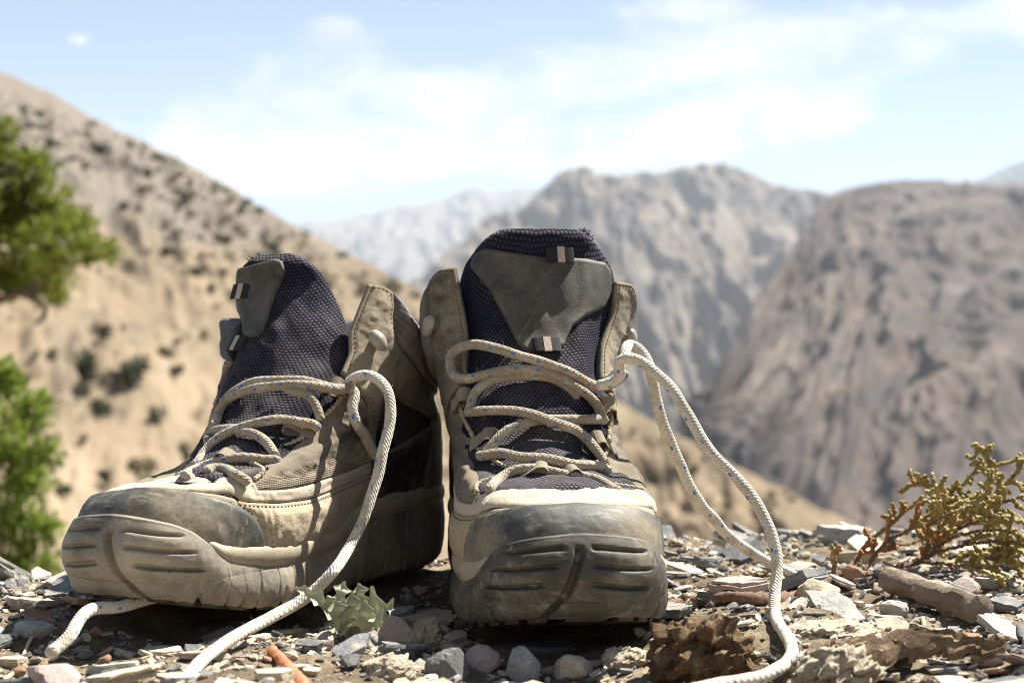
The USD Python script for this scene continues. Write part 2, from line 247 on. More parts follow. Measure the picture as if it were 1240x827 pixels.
def boot_mats(k, w):
    """k: material suffix, w: the amounts of dust"""
    return {
        'dark_cloth': weave('dark_cloth' + k, .0018, .0014, (.006, .006, .009), (.03, .028, .035), DUST, 0.15),
        'lining': weave('lining' + k, .0016, .0013, (.006, .006, .010), (.030, .032, .050), (.2, .19, .18), 0.1, sheen=.4),
        'toe_cap': dusty('toe_cap' + k, (.036, .040, .039), (.082, .083, .073), (.37, .30, .195), w['cap'], rough=.58, patch=15, grain=700, bump=.00014, up=-.12, spec=.38, fine=.14, scratch=.40),
        'nubuck': dusty('nubuck' + k, (.20, .15, .097), (.36, .288, .195), (.49, .405, .285), .62, patch=34, grain=1100, bump=.00045, sheen=.3, fine=.2),
        'nubuck_low': dusty('nubuck_low' + k, (.085, .060, .035), (.19, .14, .082), (.46, .375, .255), w['low'], patch=30, grain=1000, bump=.0006, up=.62, sheen=.1, fine=.55),
        'mesh_tan': weave('mesh_tan' + k, .0019, .0014, (.05, .040, .030), (.26, .215, .155), DUST, w['mesh'], up=.5),
        'mesh_navy': weave('mesh_navy' + k, .0021, .0016, (.007, .007, .012), (.052, .048, .066), DUST, w['navy'], up=.35),
        'flap': dusty('flap_leather' + k, (.045, .038, .027), (.10, .084, .059), (.38, .31, .21), w['flap'], patch=34, grain=1300, bump=.0006, up=.42, sheen=.1, fine=.5),
        'ankle': dusty('ankle_shade_dark' + k, (.018, .017, .016), (.036, .033, .029), (.30, .245, .17), .22, patch=30, grain=900, bump=.0004, up=.40, fine=.4),  # near-black tone puts the rear shade into the colour, over a guessed dark cloth
        'collar': weave('collar_cloth' + k, .0014, .0011, (.05, .046, .042), (.20, .18, .155), DUST, .35, sheen=.5),
        'tongue': weave('tongue_cloth' + k, .0025, .0019, (.004, .004, .007), (.034, .033, .058), (.24, .215, .20), w['tongue'], up=.50, depth=.0010, sheen=.0),
        'patch': dusty('patch_leather' + k, (.019, .020, .016), (.038, .038, .030), (.13, .115, .085), .40, rough=.62, patch=40, grain=1100, bump=.00035, up=.2, spec=.4, fine=.3),
        'black_web': plain('black_web' + k, (.016, .016, .017), .8, .3, .3, 900),
        'pale_web': plain('pale_web' + k, (.40, .33, .27), .85, .2, .2, 700),
        'rand': dusty('rand_rubber' + k, w['r1'], w['r2'], (.43, .367, .275), w['rand'], rough=.62, patch=16, grain=900, bump=.00014, up=-.12, spec=.3, fine=.14, scratch=.30),
        'midsole': dusty('midsole_foam' + k, (.24, .203, .15), (.34, .29, .215), (.45, .385, .285), .6, rough=.6, patch=30, grain=700, bump=.0001, up=.2, fine=.1),
        'outsole': dusty('outsole_rubber' + k, (.035, .033, .028), (.075, .065, .05), (.25, .2, .13), .35, rough=.7, patch=40, grain=500, bump=.0003),
        'tab': dusty('tab_web' + k, (.035, .042, .046), (.10, .13, .14), (.30, .25, .18), .6, rough=1.0, spec=.1, patch=120, grain=1500, bump=.0005),
        'stud': dusty('stud_paint' + k, (.23, .195, .15), (.34, .295, .23), (.05, .045, .04), .34, rough=.38, patch=120, grain=500, bump=.0001, up=0, spec=.6, fine=.1),
        'tongue_thread': plain('tongue_thread' + k, (.03, .03, .05), .9, .1, .4, 900),
        'thread': plain('thread' + k, w.get('thread', (.13, .095, .06)), .8, .2, .4, 500),
    }
# ---------------------------------------------------------------- mesh tools
def clip(V, F, f, A):
    """keeps the part of the triangles where f > 0; A are vertex attributes (n x k). Returns A, f, faces"""
    inside = f > 0
    cnt = inside[F].sum(1)
    full = F[cnt == 3]
    extraA, extraF, tris, cache = [], [], [full], {}
    n0 = len(A)
    for need in (1, 2):
        G = F[cnt == need]
        if not len(G): continue
        g = inside[G]
        odd = np.argmax(g, 1) if need == 1 else np.argmin(g, 1)
        r = np.arange(len(G))
        a, b, c = G[r, odd], G[r, (odd + 1) % 3], G[r, (odd + 2) % 3]
        ids = []
        for q in (b, c):
            lo, hi = np.minimum(a, q), np.maximum(a, q)
            key = lo.astype(np.int64)*len(A) + hi
            ids.append((key, lo, hi))
        cache[need] = (a, b, c, ids)
    keys = [k for need in cache for k, _, _ in cache[need][3]]
    if keys:
        allk = np.concatenate(keys)
        uk, inv = np.unique(allk, return_inverse=True)
        lo, hi = uk//len(A), uk % len(A)
        w = f[lo]/(f[lo] - f[hi])
        NA = A[lo]*(1 - w[:, None]) + A[hi]*w[:, None]
        pos = 0; segs = []
        for need in cache:
            a, b, c, ids = cache[need]
            m = len(a)
            ab = n0 + inv[pos:pos + m]; ac = n0 + inv[pos + m:pos + 2*m]; pos += 2*m
            if need == 1: tris.append(np.stack([a, ab, ac], 1))
            else: tris += [np.stack([ab, b, c], 1), np.stack([ab, c, ac], 1)]
            segs.append(np.stack([ab, ac], 1))
        A2 = np.vstack([A, NA]); f2 = np.concatenate([f, np.zeros(len(NA))])
        segs = np.concatenate(segs)
    else:
        A2, f2, segs = A, f, np.zeros((0, 2), int)
    F2 = np.concatenate(tris)
    used = np.unique(F2); remap = -np.ones(len(A2), int); remap[used] = np.arange(len(used))
    return A2[used], f2[used], remap[F2], (A2, segs)
def chains(A2, segs):
    nb = {}
    for a, b in segs.tolist():
        nb.setdefault(a, []).append(b); nb.setdefault(b, []).append(a)
    seen, out = set(), []
    starts = [k for k, v in nb.items() if len(v) == 1] + list(nb)
    for s in starts:
        if s in seen: continue
        path = [s]; seen.add(s)
        while True:
            nx = [q for q in nb[path[-1]] if q not in seen]
            if not nx: break
            path.append(nx[0]); seen.add(nx[0])
        if len(path) > 4: out.append(A2[path])
    return out
def resample(P, step):
    P = np.asarray(P, float)
    L = np.concatenate([[0], np.cumsum(np.linalg.norm(np.diff(P[:, :3], axis=0), axis=1))])
    n = max(2, int(L[-1]/step) + 1)
    s = np.linspace(0, L[-1], n)
    return np.stack([np.interp(s, L, P[:, k]) for k in range(P.shape[1])], 1)
def spline(P, step, closed=False):
    P = np.asarray(P, float)
    from scipy.interpolate import CubicSpline
    L = np.concatenate([[0], np.cumsum(np.maximum(np.linalg.norm(np.diff(P[:, :3], axis=0), axis=1), 1e-6)**0.6)])
    c = CubicSpline(L, P, axis=0)
    return resample(c(np.linspace(0, L[-1], len(P)*14)), step)
def tube(P, r, sides=10, caps=True, uvscale=1.0, twist=0.0):
    """a tube along P with radius r (number or per point); returns V, F, uv (around, along in metres)"""
    P = np.asarray(P, float); n = len(P)
    r = np.broadcast_to(np.asarray(r, float), (n,))
    T = np.gradient(P, axis=0); T /= np.linalg.norm(T, axis=1, keepdims=True) + 1e-12
    u = np.cross(T[0], [0.3, 0.1, 1.0]);  u /= np.linalg.norm(u)
    U = [u]
    for i in range(1, n):
        u = U[-1] - T[i]*(U[-1] @ T[i]); U.append(u/(np.linalg.norm(u) + 1e-12))
    U = np.array(U); W = np.cross(T, U)
    a = np.linspace(0, 2*np.pi, sides + 1)
    V = P[:, None] + r[:, None, None]*(np.cos(a)[None, :, None]*U[:, None] + np.sin(a)[None, :, None]*W[:, None])
    L = np.concatenate([[0], np.cumsum(np.linalg.norm(np.diff(P, axis=0), axis=1))])
    uv = np.stack(np.broadcast_arrays(np.linspace(0, 1, sides + 1)[None], L[:, None]), -1)
    V = V.reshape(-1, 3); uv = uv.reshape(-1, 2); F = grid_faces(n, sides + 1)[:, ::-1]
    if caps:
        k = len(V)
        V = np.vstack([V, P[0] - T[0]*r[0]*0.5, P[-1] + T[-1]*r[-1]*0.5]); uv = np.vstack([uv, [0.5, 0], [0.5, L[-1]]])
        i = np.arange(sides); e = (n - 1)*(sides + 1)
        F = np.vstack([F, np.stack([np.full(sides, k), i, i + 1], 1), np.stack([np.full(sides, k + 1), e + i + 1, e + i], 1)])
    return V, F, uv
def join(parts):
    V, F, U, n = [], [], [], 0
    for p in parts:
        V.append(p[0]); F.append(np.asarray(p[1]) + n); n += len(p[0])
        U.append(p[2] if len(p) > 2 else np.zeros((len(p[0]), 2)))
    return np.vstack(V), np.vstack(F), np.vstack(U)
def lathe(profile, axis, origin, n=20):
    axis = np.asarray(axis, float)/np.linalg.norm(axis)
    u = np.cross(axis, [0.2, 0.9, 0.4]); u /= np.linalg.norm(u); w = np.cross(axis, u)
    a = np.linspace(0, 2*np.pi, n, endpoint=False)
    pr = np.asarray(profile, float)
    V = np.asarray(origin) + pr[:, None, 1:2]*axis + pr[:, None, 0:1]*(np.cos(a)[None, :, None]*u + np.sin(a)[None, :, None]*w)
    return V.reshape(-1, 3), grid_faces(len(pr), n, True)
def curve(xs, ys):
    xs, ys = np.array(xs, float)/1000, np.array(ys, float)/1000
    o = np.argsort(xs); p = PchipInterpolator(xs[o], ys[o])
    return lambda x: p(np.clip(x, xs.min(), xs.max()))
def poly_sd(P, Q):
    """signed distance (inside positive) of points P (n x 2) to the polygon Q"""
    P, Q = np.asarray(P, float), np.asarray(Q, float)
    d = np.full(len(P), 1e9); ins = np.zeros(len(P), bool)
    for a, b in zip(Q, np.roll(Q, -1, 0)):
        e = b - a; w = P - a
        t = np.clip((w @ e)/(e @ e), 0, 1)
        d = np.minimum(d, np.linalg.norm(w - t[:, None]*e, axis=1))
        c = ((a[1] > P[:, 1]) != (b[1] > P[:, 1])) & (P[:, 0] < (b[0] - a[0])*(P[:, 1] - a[1])/(b[1] - a[1] + 1e-15) + a[0])
        ins ^= c
    return np.where(ins, d, -d)

# seams of the upper, in millimetres (side view: x to the toe, z up)
line1 = curve([115, 103, 91, 71, 55, 38, 19, -17, -60, -100, -160], [67, 66.5, 65, 64, 64.5, 66, 67.5, 71, 79, 88, 96])
line2 = curve([150, 120, 112, 104, 93, 72, 56, 39, 19, -18, -60, -100, -160], [69, 65, 63, 60, 58.5, 57, 57, 58, 60, 64, 70, 78, 86])
eyeseam = curve([120, 104, 97, 89, 72, 55, 35, 25, 17, 6, -3, -10], [66, 67.5, 68.5, 71, 77, 82, 90, 97, 102, 110, 120, 130])
quarter_back = curve([60, 66, 85, 102, 117, 122, 135, 160, 200], [-22, -22, -20, -15, -6, -3, 3, 12, 25])      # x by z
flap_back = curve([100, 112, 118, 124, 130, 140, 145, 157, 165, 173, 200], [-170, -120, -96, -79, -65, -47, -43, -41.5, -44, -45, -50])

def smooth_profile(f, e):
    q = np.clip(f/e, 0, 1); return np.sqrt(np.maximum(1 - (1 - q)**2, 0))

class Last:
    """the fine grid of one boot, with normals and running lengths"""
    def __init__(self, table, nth=1000, nt=330):
        ti = np.linspace(0, NT - 1, nt); hi = (np.linspace(-np.pi, np.pi, nth + 1)/(2*np.pi)*NTH) % NTH
        cc = np.meshgrid(ti, hi, indexing='ij')
        T = np.concatenate([table, table[:, :1]], 1)
        self.P = np.stack([map_coordinates(T[..., k], cc, order=1, mode='nearest') for k in range(3)], -1)
        for k in range(3): self.P[..., k] = gaussian_filter(self.P[..., k], (1.2, 1.2), mode=('nearest', 'wrap'))
        du = np.gradient(self.P, axis=1); dv = np.gradient(self.P, axis=0)
        N = np.cross(du, dv); self.N = N/(np.linalg.norm(N, axis=-1, keepdims=True) + 1e-15)
        lu = np.linalg.norm(du, axis=-1); lv = np.linalg.norm(dv, axis=-1)
        U = np.cumsum(lu, 1); U = U - U[:, nth//2:nth//2 + 1]
        Vv = np.cumsum(lv, 0)
        self.th = np.broadcast_to(np.linspace(-np.pi, np.pi, nth + 1)[None], U.shape)
        self.A = np.concatenate([self.P, self.N, U[..., None], Vv[..., None], self.th[..., None]], -1).reshape(-1, 9)
        self.F = grid_faces(nt, nth + 1)
        self.nt, self.nth = nt, nth
    def side_grid(self, th, Z):
        """points and outward normals of the last at the angles th and heights Z (rows by len(th))"""
        col = (th + np.pi)/(2*np.pi)*self.nth
        out, nor = np.zeros(Z.shape + (3,)), np.zeros(Z.shape + (3,))
        k = np.arange(self.nt)
        for q, c in enumerate(col):
            i = min(int(c), self.nth - 1); w = c - i
            P = self.P[:, i]*(1 - w) + self.P[:, i + 1]*w; N = self.N[:, i]*(1 - w) + self.N[:, i + 1]*w
            t = np.interp(Z[:, q], P[:, 2], k)
            for a in range(3): out[:, q, a] = np.interp(t, k, P[:, a]); nor[:, q, a] = np.interp(t, k, N[:, a])
            out[:, q, 2] = np.where(Z[:, q] < P[0, 2], Z[:, q], out[:, q, 2])
            nor[:, q, 2] *= np.where(Z[:, q] < P[0, 2], 0.0, 0.3)
        return out, nor/np.linalg.norm(nor, axis=-1, keepdims=True)
    def side(self, th, z):
        """the point and the outward normal of the last at angle th and height z"""
        th = np.atleast_1d(th); z = np.broadcast_to(z, th.shape)
        col = (th + np.pi)/(2*np.pi)*self.nth
        i0 = np.clip(np.floor(col).astype(int), 0, self.nth - 1); w = (col - i0)
        out, nor = np.zeros(th.shape + (3,)), np.zeros(th.shape + (3,))
        for q, k in enumerate(zip(i0.ravel(), w.ravel(), z.ravel())):
            i, ww, zz = k
            Z = self.P[:, i, 2]
            t = np.interp(zz, Z, np.arange(self.nt))
            j = min(int(t), self.nt - 2); g = t - j
            f = lambda M: (M[j, i]*(1 - g) + M[j + 1, i]*g)*(1 - ww) + (M[j, i + 1]*(1 - g) + M[j + 1, i + 1]*g)*ww
            p, n = f(self.P), f(self.N)
            n = np.array([n[0], n[1], n[2]*0.3 if zz > Z[0] else 0.0]); n /= np.linalg.norm(n)
            p = p.copy(); p[2] = zz if zz < Z[0] else p[2]
            out.reshape(-1, 3)[q] = p; nor.reshape(-1, 3)[q] = n
        return out, nor

def stitches(A2, segs, off, r=0.00042, length=0.0019, gap=0.0011, keep=None):
    parts = []
    for c in chains(A2, segs):
        s = resample(c, 0.0005)
        step = int((length + gap)/0.0005); ln = int(length/0.0005)
        for i in range(0, len(s) - ln - 1, step):
            q = s[i:i + ln + 1]
            if keep is not None and not keep(q[0]): continue
            P = q[:, :3] + q[:, 3:6]*off; P[[0, -1]] -= q[[0, -1], 3:6]*0.0006
            parts.append(tube(P, r, 5, caps=False)[:2])
    return join(parts) if parts else None

def build_boot(B, table, st, M):
    """one boot with its parts; st: what differs between the two, M: its materials"""
    rng = np.random.default_rng(st['seed'])
    flip = -1.0 if B.mirror else 1.0
    root = UsdGeom.Xform.Define(stage, numbered('/World/hiking_boot'))
    Rp = B.R.copy(); Rp[:, 1] *= flip
    mat = np.eye(4); mat[:3, :3] = Rp.T; mat[3, :3] = B.o
    root.AddTransformOp().Set(Gf.Matrix4d(*mat.ravel().tolist()))
    tag(root, st['label'], 'boot', 'pair of hiking boots')
    def add(name, V, F, mat, parent=None, uv=None, smooth=True, **k):
        V = np.array(V, float)*[1, flip, 1]; F = np.asarray(F)
        if flip < 0: F = F[:, ::-1]
        return put(name, (V, F), mat, parent or root, smooth, uv, **k)
    L = Last(table)
    A = L.A; x, y, z = A[:, 0], A[:, 1], A[:, 2]; ay = np.abs(y)
    # the opening for the tongue and the top line
    wt = PchipInterpolator([0.05, 0.072, 0.09, 0.12, 0.135, 0.15, 0.185, 0.21], np.array([0.030, 0.032, 0.035, 0.038, 0.038, 0.035, 0.038, 0.041]) + np.array([0, 0, 0, 0, .001, .002, .003, .004])*st['gape'])(np.clip(z, .05, .21)) + st.get('lat_gape', 0)*(y < 0)*sstep(.13, .17, z)
    xthr, rc = 0.0935, 0.016
    dx, dy = x - xthr + rc, ay - wt + rc
    f_thr = np.hypot(np.maximum(dx, 0), np.maximum(dy, 0)) + np.minimum(np.maximum(dx, dy), 0) - rc
    f_thr = np.maximum(f_thr, -0.078 - x)
    top = PchipInterpolator([-0.14, -0.125, -0.095, -0.068, -0.057, -0.047, -0.038, -0.025, 0.0, 0.05],
                            np.array([0.160, 0.158, 0.151, 0.154, 0.163, 0.1775, 0.1835, 0.1845, 0.183, 0.183]) + np.array([0, 0, 0, 0, .002, .006, .010, .010, .009, .009])*st['gape'])
    zt = top(np.clip(x, -.14, .05)) - st.get('top_drop', 0)*sstep(-.068, -.045, x) - st.get('lat_drop', 0)*(y < 0)*(x > -.07)
    f_top = zt - z
    f_base = np.minimum(f_thr, f_top)
    lowcut = z - 0.0215
    xcap = 0.131 - 0.033*(np.minimum(ay, .055)/0.05)**5 - 0.25*np.clip(0.056 - z, 0, .03)*(ay > 0.02) + 0.0012*np.sin(ay*140)
    amp = st.get('amp', 1.0)
    bumpy = (fbm(A[:, :3] + st['seed'], 45, 3) - 0.5)*0.0045*amp + (fbm(A[:, :3] + 3, 140, 3) - 0.5)*0.0016*amp
    crease = np.zeros(len(A))
    for k in range(5):          # walking creases behind the toe cap, across the vamp
        xc = 0.115 - 0.010*k + 0.006*np.sin(y*60 + k) + 0.35*np.maximum(ay - .03, 0)
        crease -= 0.0011*np.exp(-((x - xc)/0.0019)**2)*np.exp(-((z - 0.055)/0.02)**2)*(0.5 + fbm(A[:, :3], 60, 2))
    stitch_parts = []
    def surface(name, f, h, e, mat, off0=-0.0006, stitch=None, extra=None, sub=None, keep_st=None, whole=False, **k):
        if sub is None: Fq = L.F
        else:
            keep = sub[L.F].any(1); Fq = L.F[keep]
        cols = np.column_stack([A, bumpy + crease if extra is None else extra])
        A2, f2, F2, _ = clip(None, Fq, f, cols)
        if whole:                        # only the largest piece
            from scipy.sparse import coo_matrix
            from scipy.sparse.csgraph import connected_components
            lab = connected_components(coo_matrix((np.ones(len(F2)*2), (F2[:, [0, 1]].ravel(), F2[:, [1, 2]].ravel())), shape=(len(A2),)*2), directed=False)[1]
            F2 = F2[lab[F2[:, 0]] == np.bincount(lab[F2[:, 0]]).argmax()]
            us = np.unique(F2); mp = np.zeros(len(A2), int); mp[us] = np.arange(len(us)); A2, f2, F2 = A2[us], f2[us], mp[F2]
        prof = smooth_profile(f2, e)
        d = off0 + h*prof + A2[:, 9]*np.clip(f2/0.006, 0, 1)
        if stitch:
            for s in stitch: d -= 0.0005*np.exp(-((f2 - s)/0.0007)**2)
        V = A2[:, :3] + A2[:, 3:6]*d[:, None]
        o = add(name, V, F2, mat, uv=A2[:, 6:8], **k)
        for s in stitch or ():
            _, _, _, (AA, sg) = clip(None, Fq, f - s, cols)
            AA = AA.copy(); AA[:, :3] += AA[:, 3:6]*(off0 + h*0.98 + AA[:, 9:10]*np.clip(s/0.006, 0, 1) - 0.0002)
            m = stitches(AA, sg, 0.0, keep=keep_st)
            if m is not None: stitch_parts.append(m)
        return o
    zero = np.zeros(len(A))
    # ---- upper
    surface('inner_shell', np.minimum(f_base, lowcut), 0.0, 0.001, M['dark_cloth'], off0=-0.0009, extra=bumpy)
    surface('lining', np.minimum(f_base, z - 0.07), -0.0085, 0.010, M['lining'], off0=0.0002, extra=bumpy)
    f_cap = np.minimum(np.minimum(x - xcap, lowcut), f_base)
    surface('toe_cap', f_cap, 0.0030, 0.0030, M['toe_cap'], extra=bumpy*0.35)
    side_top = line2(x)
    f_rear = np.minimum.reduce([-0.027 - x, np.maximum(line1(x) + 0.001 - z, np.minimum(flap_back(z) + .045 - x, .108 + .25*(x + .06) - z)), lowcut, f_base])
    surface('ankle_shade_panel', f_rear, 0.0020, 0.0025, M['ankle'], extra=bumpy)  # rear split off and coloured dark to carry the shade there
    f_side = np.minimum.reduce([x + 0.029, side_top - z, xcap + 0.0015 - x, lowcut, f_base])
    puff = 0.0035*np.exp(-((z - 0.045)/0.012)**2)*np.exp(-((x - 0.05)/0.05)**2)
    surface('side_panel', f_side, 0.0016, 0.0022, M['nubuck_low'], stitch=(0.0021,), keep_st=lambda q: (q[0] < .112) & (q[2] > line2(q[0]) - .006), extra=bumpy + crease + puff)
    f_v = np.minimum.reduce([z - line2(x), np.maximum(line1(x) - z, x - 0.092), xcap + 0.0015 - x, f_base, x + 0.028])
    surface('vamp', f_v, 0.0016, 0.0020, M['nubuck'], extra=bumpy*1.25 + crease*1.3 + (fbm(A[:, :3] + 4, 330, 2) - .5)*.0007)
    f_q = np.minimum.reduce([z - line1(x), eyeseam(x) - z, x - quarter_back(z), f_base, 0.098 - x])
    wr = (fbm(A[:, :3]*[1, 1, 1.6] + 7, 70, 3) - 0.5)*0.004
    for sg in (1, -1):
      surface('mesh_quarter', np.minimum(f_q, y*sg), 0.0012, 0.002, M['mesh_tan'], extra=bumpy + wr)
    f_e = np.minimum.reduce([z - eyeseam(x) - 0.0004, x + 0.0095, f_thr, x - quarter_back(z), 0.136 - z, f_top, 0.099 - x])
    for sg in (1, -1):
      surface('eyestay', np.minimum(f_e, y*sg), 0.0022, 0.0035, M['mesh_navy'], whole=True, extra=bumpy + wr)
    # rope-like seam between quarter and eyestay
    for sg in (1, -1):
        pts = []
        xs = np.linspace(0.094, -0.004, 60)
        for xx in xs:
            zz = float(eyeseam(xx)); th = np.linspace(0.05, 2.6, 400)*sg
            i = np.argmin(np.abs(L.P[..., 0] - xx) + np.abs(L.P[..., 2] - zz) + 10*(L.P[..., 1]*sg < 0.005))
            pts.append((L.P.reshape(-1, 3)[i] + L.N.reshape(-1, 3)[i]*0.0012))
        pts = gaussian_filter(np.array(pts), (2.0, 0))
        pts = resample(pts, 0.0007)
        n = len(pts); rr = 0.00125 + 0.00035*np.sin(np.arange(n)*1.5) + 0.0002*rng.standard_normal(n)
        t = tube(pts, np.maximum(rr, .0006), 7); add('seam_cord', t[0], t[1], M['nubuck_low'])
    f_f = np.minimum.reduce([quarter_back(z) - x, x - flap_back(z), z - line1(x), f_base, np.maximum(x + 0.030, z - .107 - .25*(x + .06))])
    if st.get('folded'):          # the far flap is turned outward: its padded lining shows
        surface('folded_lining', np.minimum.reduce([f_f, -y, z - 0.132]), 0.0050, 0.006, M['lining'], extra=bumpy)
        f_f = np.where(y < 0, np.minimum(f_f, 0.1325 - z), f_f)
    for sg in (1, -1):
      surface('collar_flap', np.minimum(f_f, y*sg), 0.0026, 0.0018, M['flap'], stitch=(0.0022,), extra=bumpy)
    f_p = np.minimum.reduce([flap_back(z) + 0.0005 - x, f_base, z - 0.1085])
    surface('collar_padding', f_p, 0.0055, 0.012, M['collar'], extra=bumpy)
    f_h = np.minimum.reduce([-0.088 - 0.45*(z - 0.04) - x, 0.100 - z, lowcut])
    surface('heel_counter', f_h, 0.0032, 0.004, M['toe_cap'], extra=bumpy*0.4)
    # ---- tongue
    ty = lambda zz: st['tongue_shift']*sstep(0.125, 0.195, zz)
    Lz = st['tongue_top']
    hw = PchipInterpolator(st['tongue_z'], np.array(st['tongue_w'])/1000)
    lift = np.clip((z - 0.172)/0.028, 0, 1.0)
    # beyond the last's top the tongue goes on upward: stretch heights above 0.172 to reach its top
    zs = np.where(z > 0.172, 0.172 + (z - 0.172)*(Lz - 0.172 + 0.001)/0.028, z)
    ytl = y - 0
    f_t = np.minimum.reduce([hw(np.clip(zs, .06, Lz)) - ay, Lz - zs, x + 0.062, 0.107 - x, zs - 0.066])
    sel = f_t > -0.004
    Fk = L.F[sel[L.F].all(1)]
    cols = np.column_stack([A, zs, bumpy])
    A2, f2, F2, _ = clip(None, Fk, f_t, cols)
    yy, z2 = A2[:, 1], A2[:, 9]
    up = sstep(0.10, 0.15, z2)
    inset = -0.0030 - 0.0065*up*sstep(0.022, 0.044, np.abs(yy))
    pad = 0.0045*smooth_profile(f2, 0.010)
    puffs = 0.0016*np.sin(z2*170 + 1.0)*np.exp(-(yy/0.03)**2)*(1 - up) + 0.0035*np.exp(-((z2 - Lz + 0.010)/0.009)**2)*smooth_profile(f2, 0.012)
    folds = (fbm(A2[:, :3]*[1, 1, .6] + st['seed'], 38, 3) - 0.5)*0.007*st.get('tongue_fold', 1.0)
    def tong(dn, A2=A2, z2=z2, inset=inset):
        V = A2[:, :3] + A2[:, 3:6]*(inset + dn)[:, None]
        V[:, 2] += (z2 - A2[:, 2])
        V[:, 0] -= 0.55*np.clip(z2 - 0.172, 0, 1)*st.get('tongue_back', 0.25)
        V[:, 1] += ty(z2); V[:, 0] += st.get('tongue_fwd', 0)*sstep(0.13, 0.19, z2)
        return V
    add('tongue', *join([(tong(pad + puffs + folds*np.clip(f2/.008, 0, 1)), F2, A2[:, 6:8]), (tong(-pad*0.7 + folds*np.clip(f2/.008, 0, 1)), F2[:, ::-1], A2[:, 6:8])])[:2],
        M['tongue'], uv=np.vstack([A2[:, 6:8]]*2))
    tongue_prim = stage.GetPrimAtPath(str(root.GetPath()) + '/tongue')
    # leather patch on the tongue
    patch = np.array([(38, 196), (35, 203), (28, 205), (18, 202.5), (0, 199.5), (-20, 199), (-38, 198.5), (-42, 194), (-42.5, 180), (-38.5, 171), (-25, 164), (-18, 157), (-14.5, 146), (-8, 144), (5, 144), (9.5, 148), (17.6, 164), (26, 180), (36, 193)])/1000.0
    patch = patch*[st['patch_sx'], 1] + [st.get('patch_dy', 0), 0]; patch[:, 1] = (patch[:, 1] - 0.145)*st['patch_sz'] + 0.145
    # rounded outline
    pp = np.vstack([patch, patch[:3]]); 
    from scipy.interpolate import CubicSpline
    f_pt = poly_sd(np.column_stack([A2[:, 1], A2[:, 9]]), patch)
    colsT = np.column_stack([A2, f2, pad + puffs + folds*np.clip(f2/.008, 0, 1), inset])
    A3, f3, F3, _ = clip(None, F2, np.minimum(f_pt, f2 - 0.002), colsT)
    d3 = A3[:, 12] + 0.0004 + 0.0020*smooth_profile(f3, 0.0018)
    Vp = tong(d3, A3, A3[:, 9], A3[:, 13])
    tp = add('tongue_patch', Vp, F3, M['patch'], tongue_prim, uv=A3[:, 6:8])
    _, _, _, (AA, sg) = clip(None, F2, np.minimum(f_pt, f2 - 0.002) - 0.0022, colsT)
    VV = tong(AA[:, 12] + 0.0017, AA, AA[:, 9], AA[:, 13]); AA = AA.copy(); AA[:, :3] = VV
    m = stitches(AA, sg, 0.0, r=0.00038)
    if m is not None: stitch_parts.append(m)
    # rolled piping at the patch's edge
    def tongue_at(yv, zv, dn):
        i = np.argmin(np.abs(A2[:, 1] - yv) + np.abs(A2[:, 9] - zv))
        e = A2[i:i + 1]
        V = tong(np.array([pad[i] + puffs[i] + folds[i]*min(f2[i]/.008, 1) + dn]), e, e[:, 9], inset[i:i + 1])[0]
        return V, e[0, 3:6]
    for nm, (yv, zv) in (('webbing_loop', st['loop_top']), ('webbing_loop', st['loop_low'])):
        c, n = tongue_at(yv, zv, 0.002)
        n = n/np.linalg.norm(n); s = np.cross([0, 0, 1.0], n); s /= np.linalg.norm(s); v = np.cross(n, s)
        a = np.linspace(0, np.pi, 13)
        prof = np.column_stack([-np.cos(a), np.sin(a)**0.7])
        def strap(w0, w1, r0, hh):
            P = c + s*(prof[:, 0:1]*0.0086) + n*(prof[:, 1:2]*hh + r0)
            V = np.concatenate([P + v*w0, P + v*w1, P + v*w1 - n*0.0012, P + v*w0 - n*0.0012])
            k = len(P); F = []
            for q in range(4):
                b, d = q*k, ((q + 1) % 4)*k
                for j in range(k - 1): F += [[b + j, d + j, d + j + 1], [b + j, d + j + 1, b + j + 1]]
            return V, np.array(F)
        o = None
        for w0, w1, mm, r0, hh in ((-0.0046, 0.0046, 'black_web', 0.0, 0.0022),):
            V, F = strap(w0, w1, r0, hh); o = add(nm, V, F, M[mm], tongue_prim, smooth=25)
        # the pale stripe lies across the middle of the strap
        k0, k1 = 5, 8
        P = c + s*(prof[k0:k1, 0:1]*0.0086) + n*(prof[k0:k1, 1:2]*0.0022 + 0.0002)
        V = np.concatenate([P + v*0.0048, P - v*0.0048, P - v*0.0048 - n*0.0012, P + v*0.0048 - n*0.0012]); k = len(P); F = []
        for q in range(4):
            b, d = q*k, ((q + 1) % 4)*k
            for j in range(k - 1): F += [[b + j, d + j + 1, d + j], [b + j, b + j + 1, d + j + 1]]
        stage_o = add('webbing_stripe', V, np.array(F), M['pale_web'], tongue_prim, smooth=25)
    # ---- frayed threads along the tongue's upper edge
    fr = []
    edge = np.where((f2 < 0.0012) & (z2 > Lz - 0.020) & (yy < 0.012) & (yy > -0.034))[0]
    for _ in range(st.get('fray', 60)):
        i = edge[rng.integers(len(edge))]; e = A2[i:i + 1]
        p = tong(np.array([0.001]), e, e[:, 9], inset[i:i + 1])[0]
        d = np.array([rng.normal()*.6, (p[1] - ty(p[2]))*6 + rng.normal()*.9, .6]); d /= np.linalg.norm(d); l = .0010 + .0034*rng.random()**2
        q = p + d*l*.5 + rng.normal(size=3)*.0008; fr.append(tube(np.array([p - d*.001, p + d*l*.25, q, q + (d*.4 + rng.normal(size=3)*.7)*l*.5]), .00030, 4, caps=False)[:2])
    V, F, _ = join(fr); add('frayed_threads', V, F, M['tongue_thread'], tongue_prim, kind='stuff')
    # ---- sole
    nS = 1200
    th = np.linspace(-np.pi, np.pi, nS, endpoint=False)
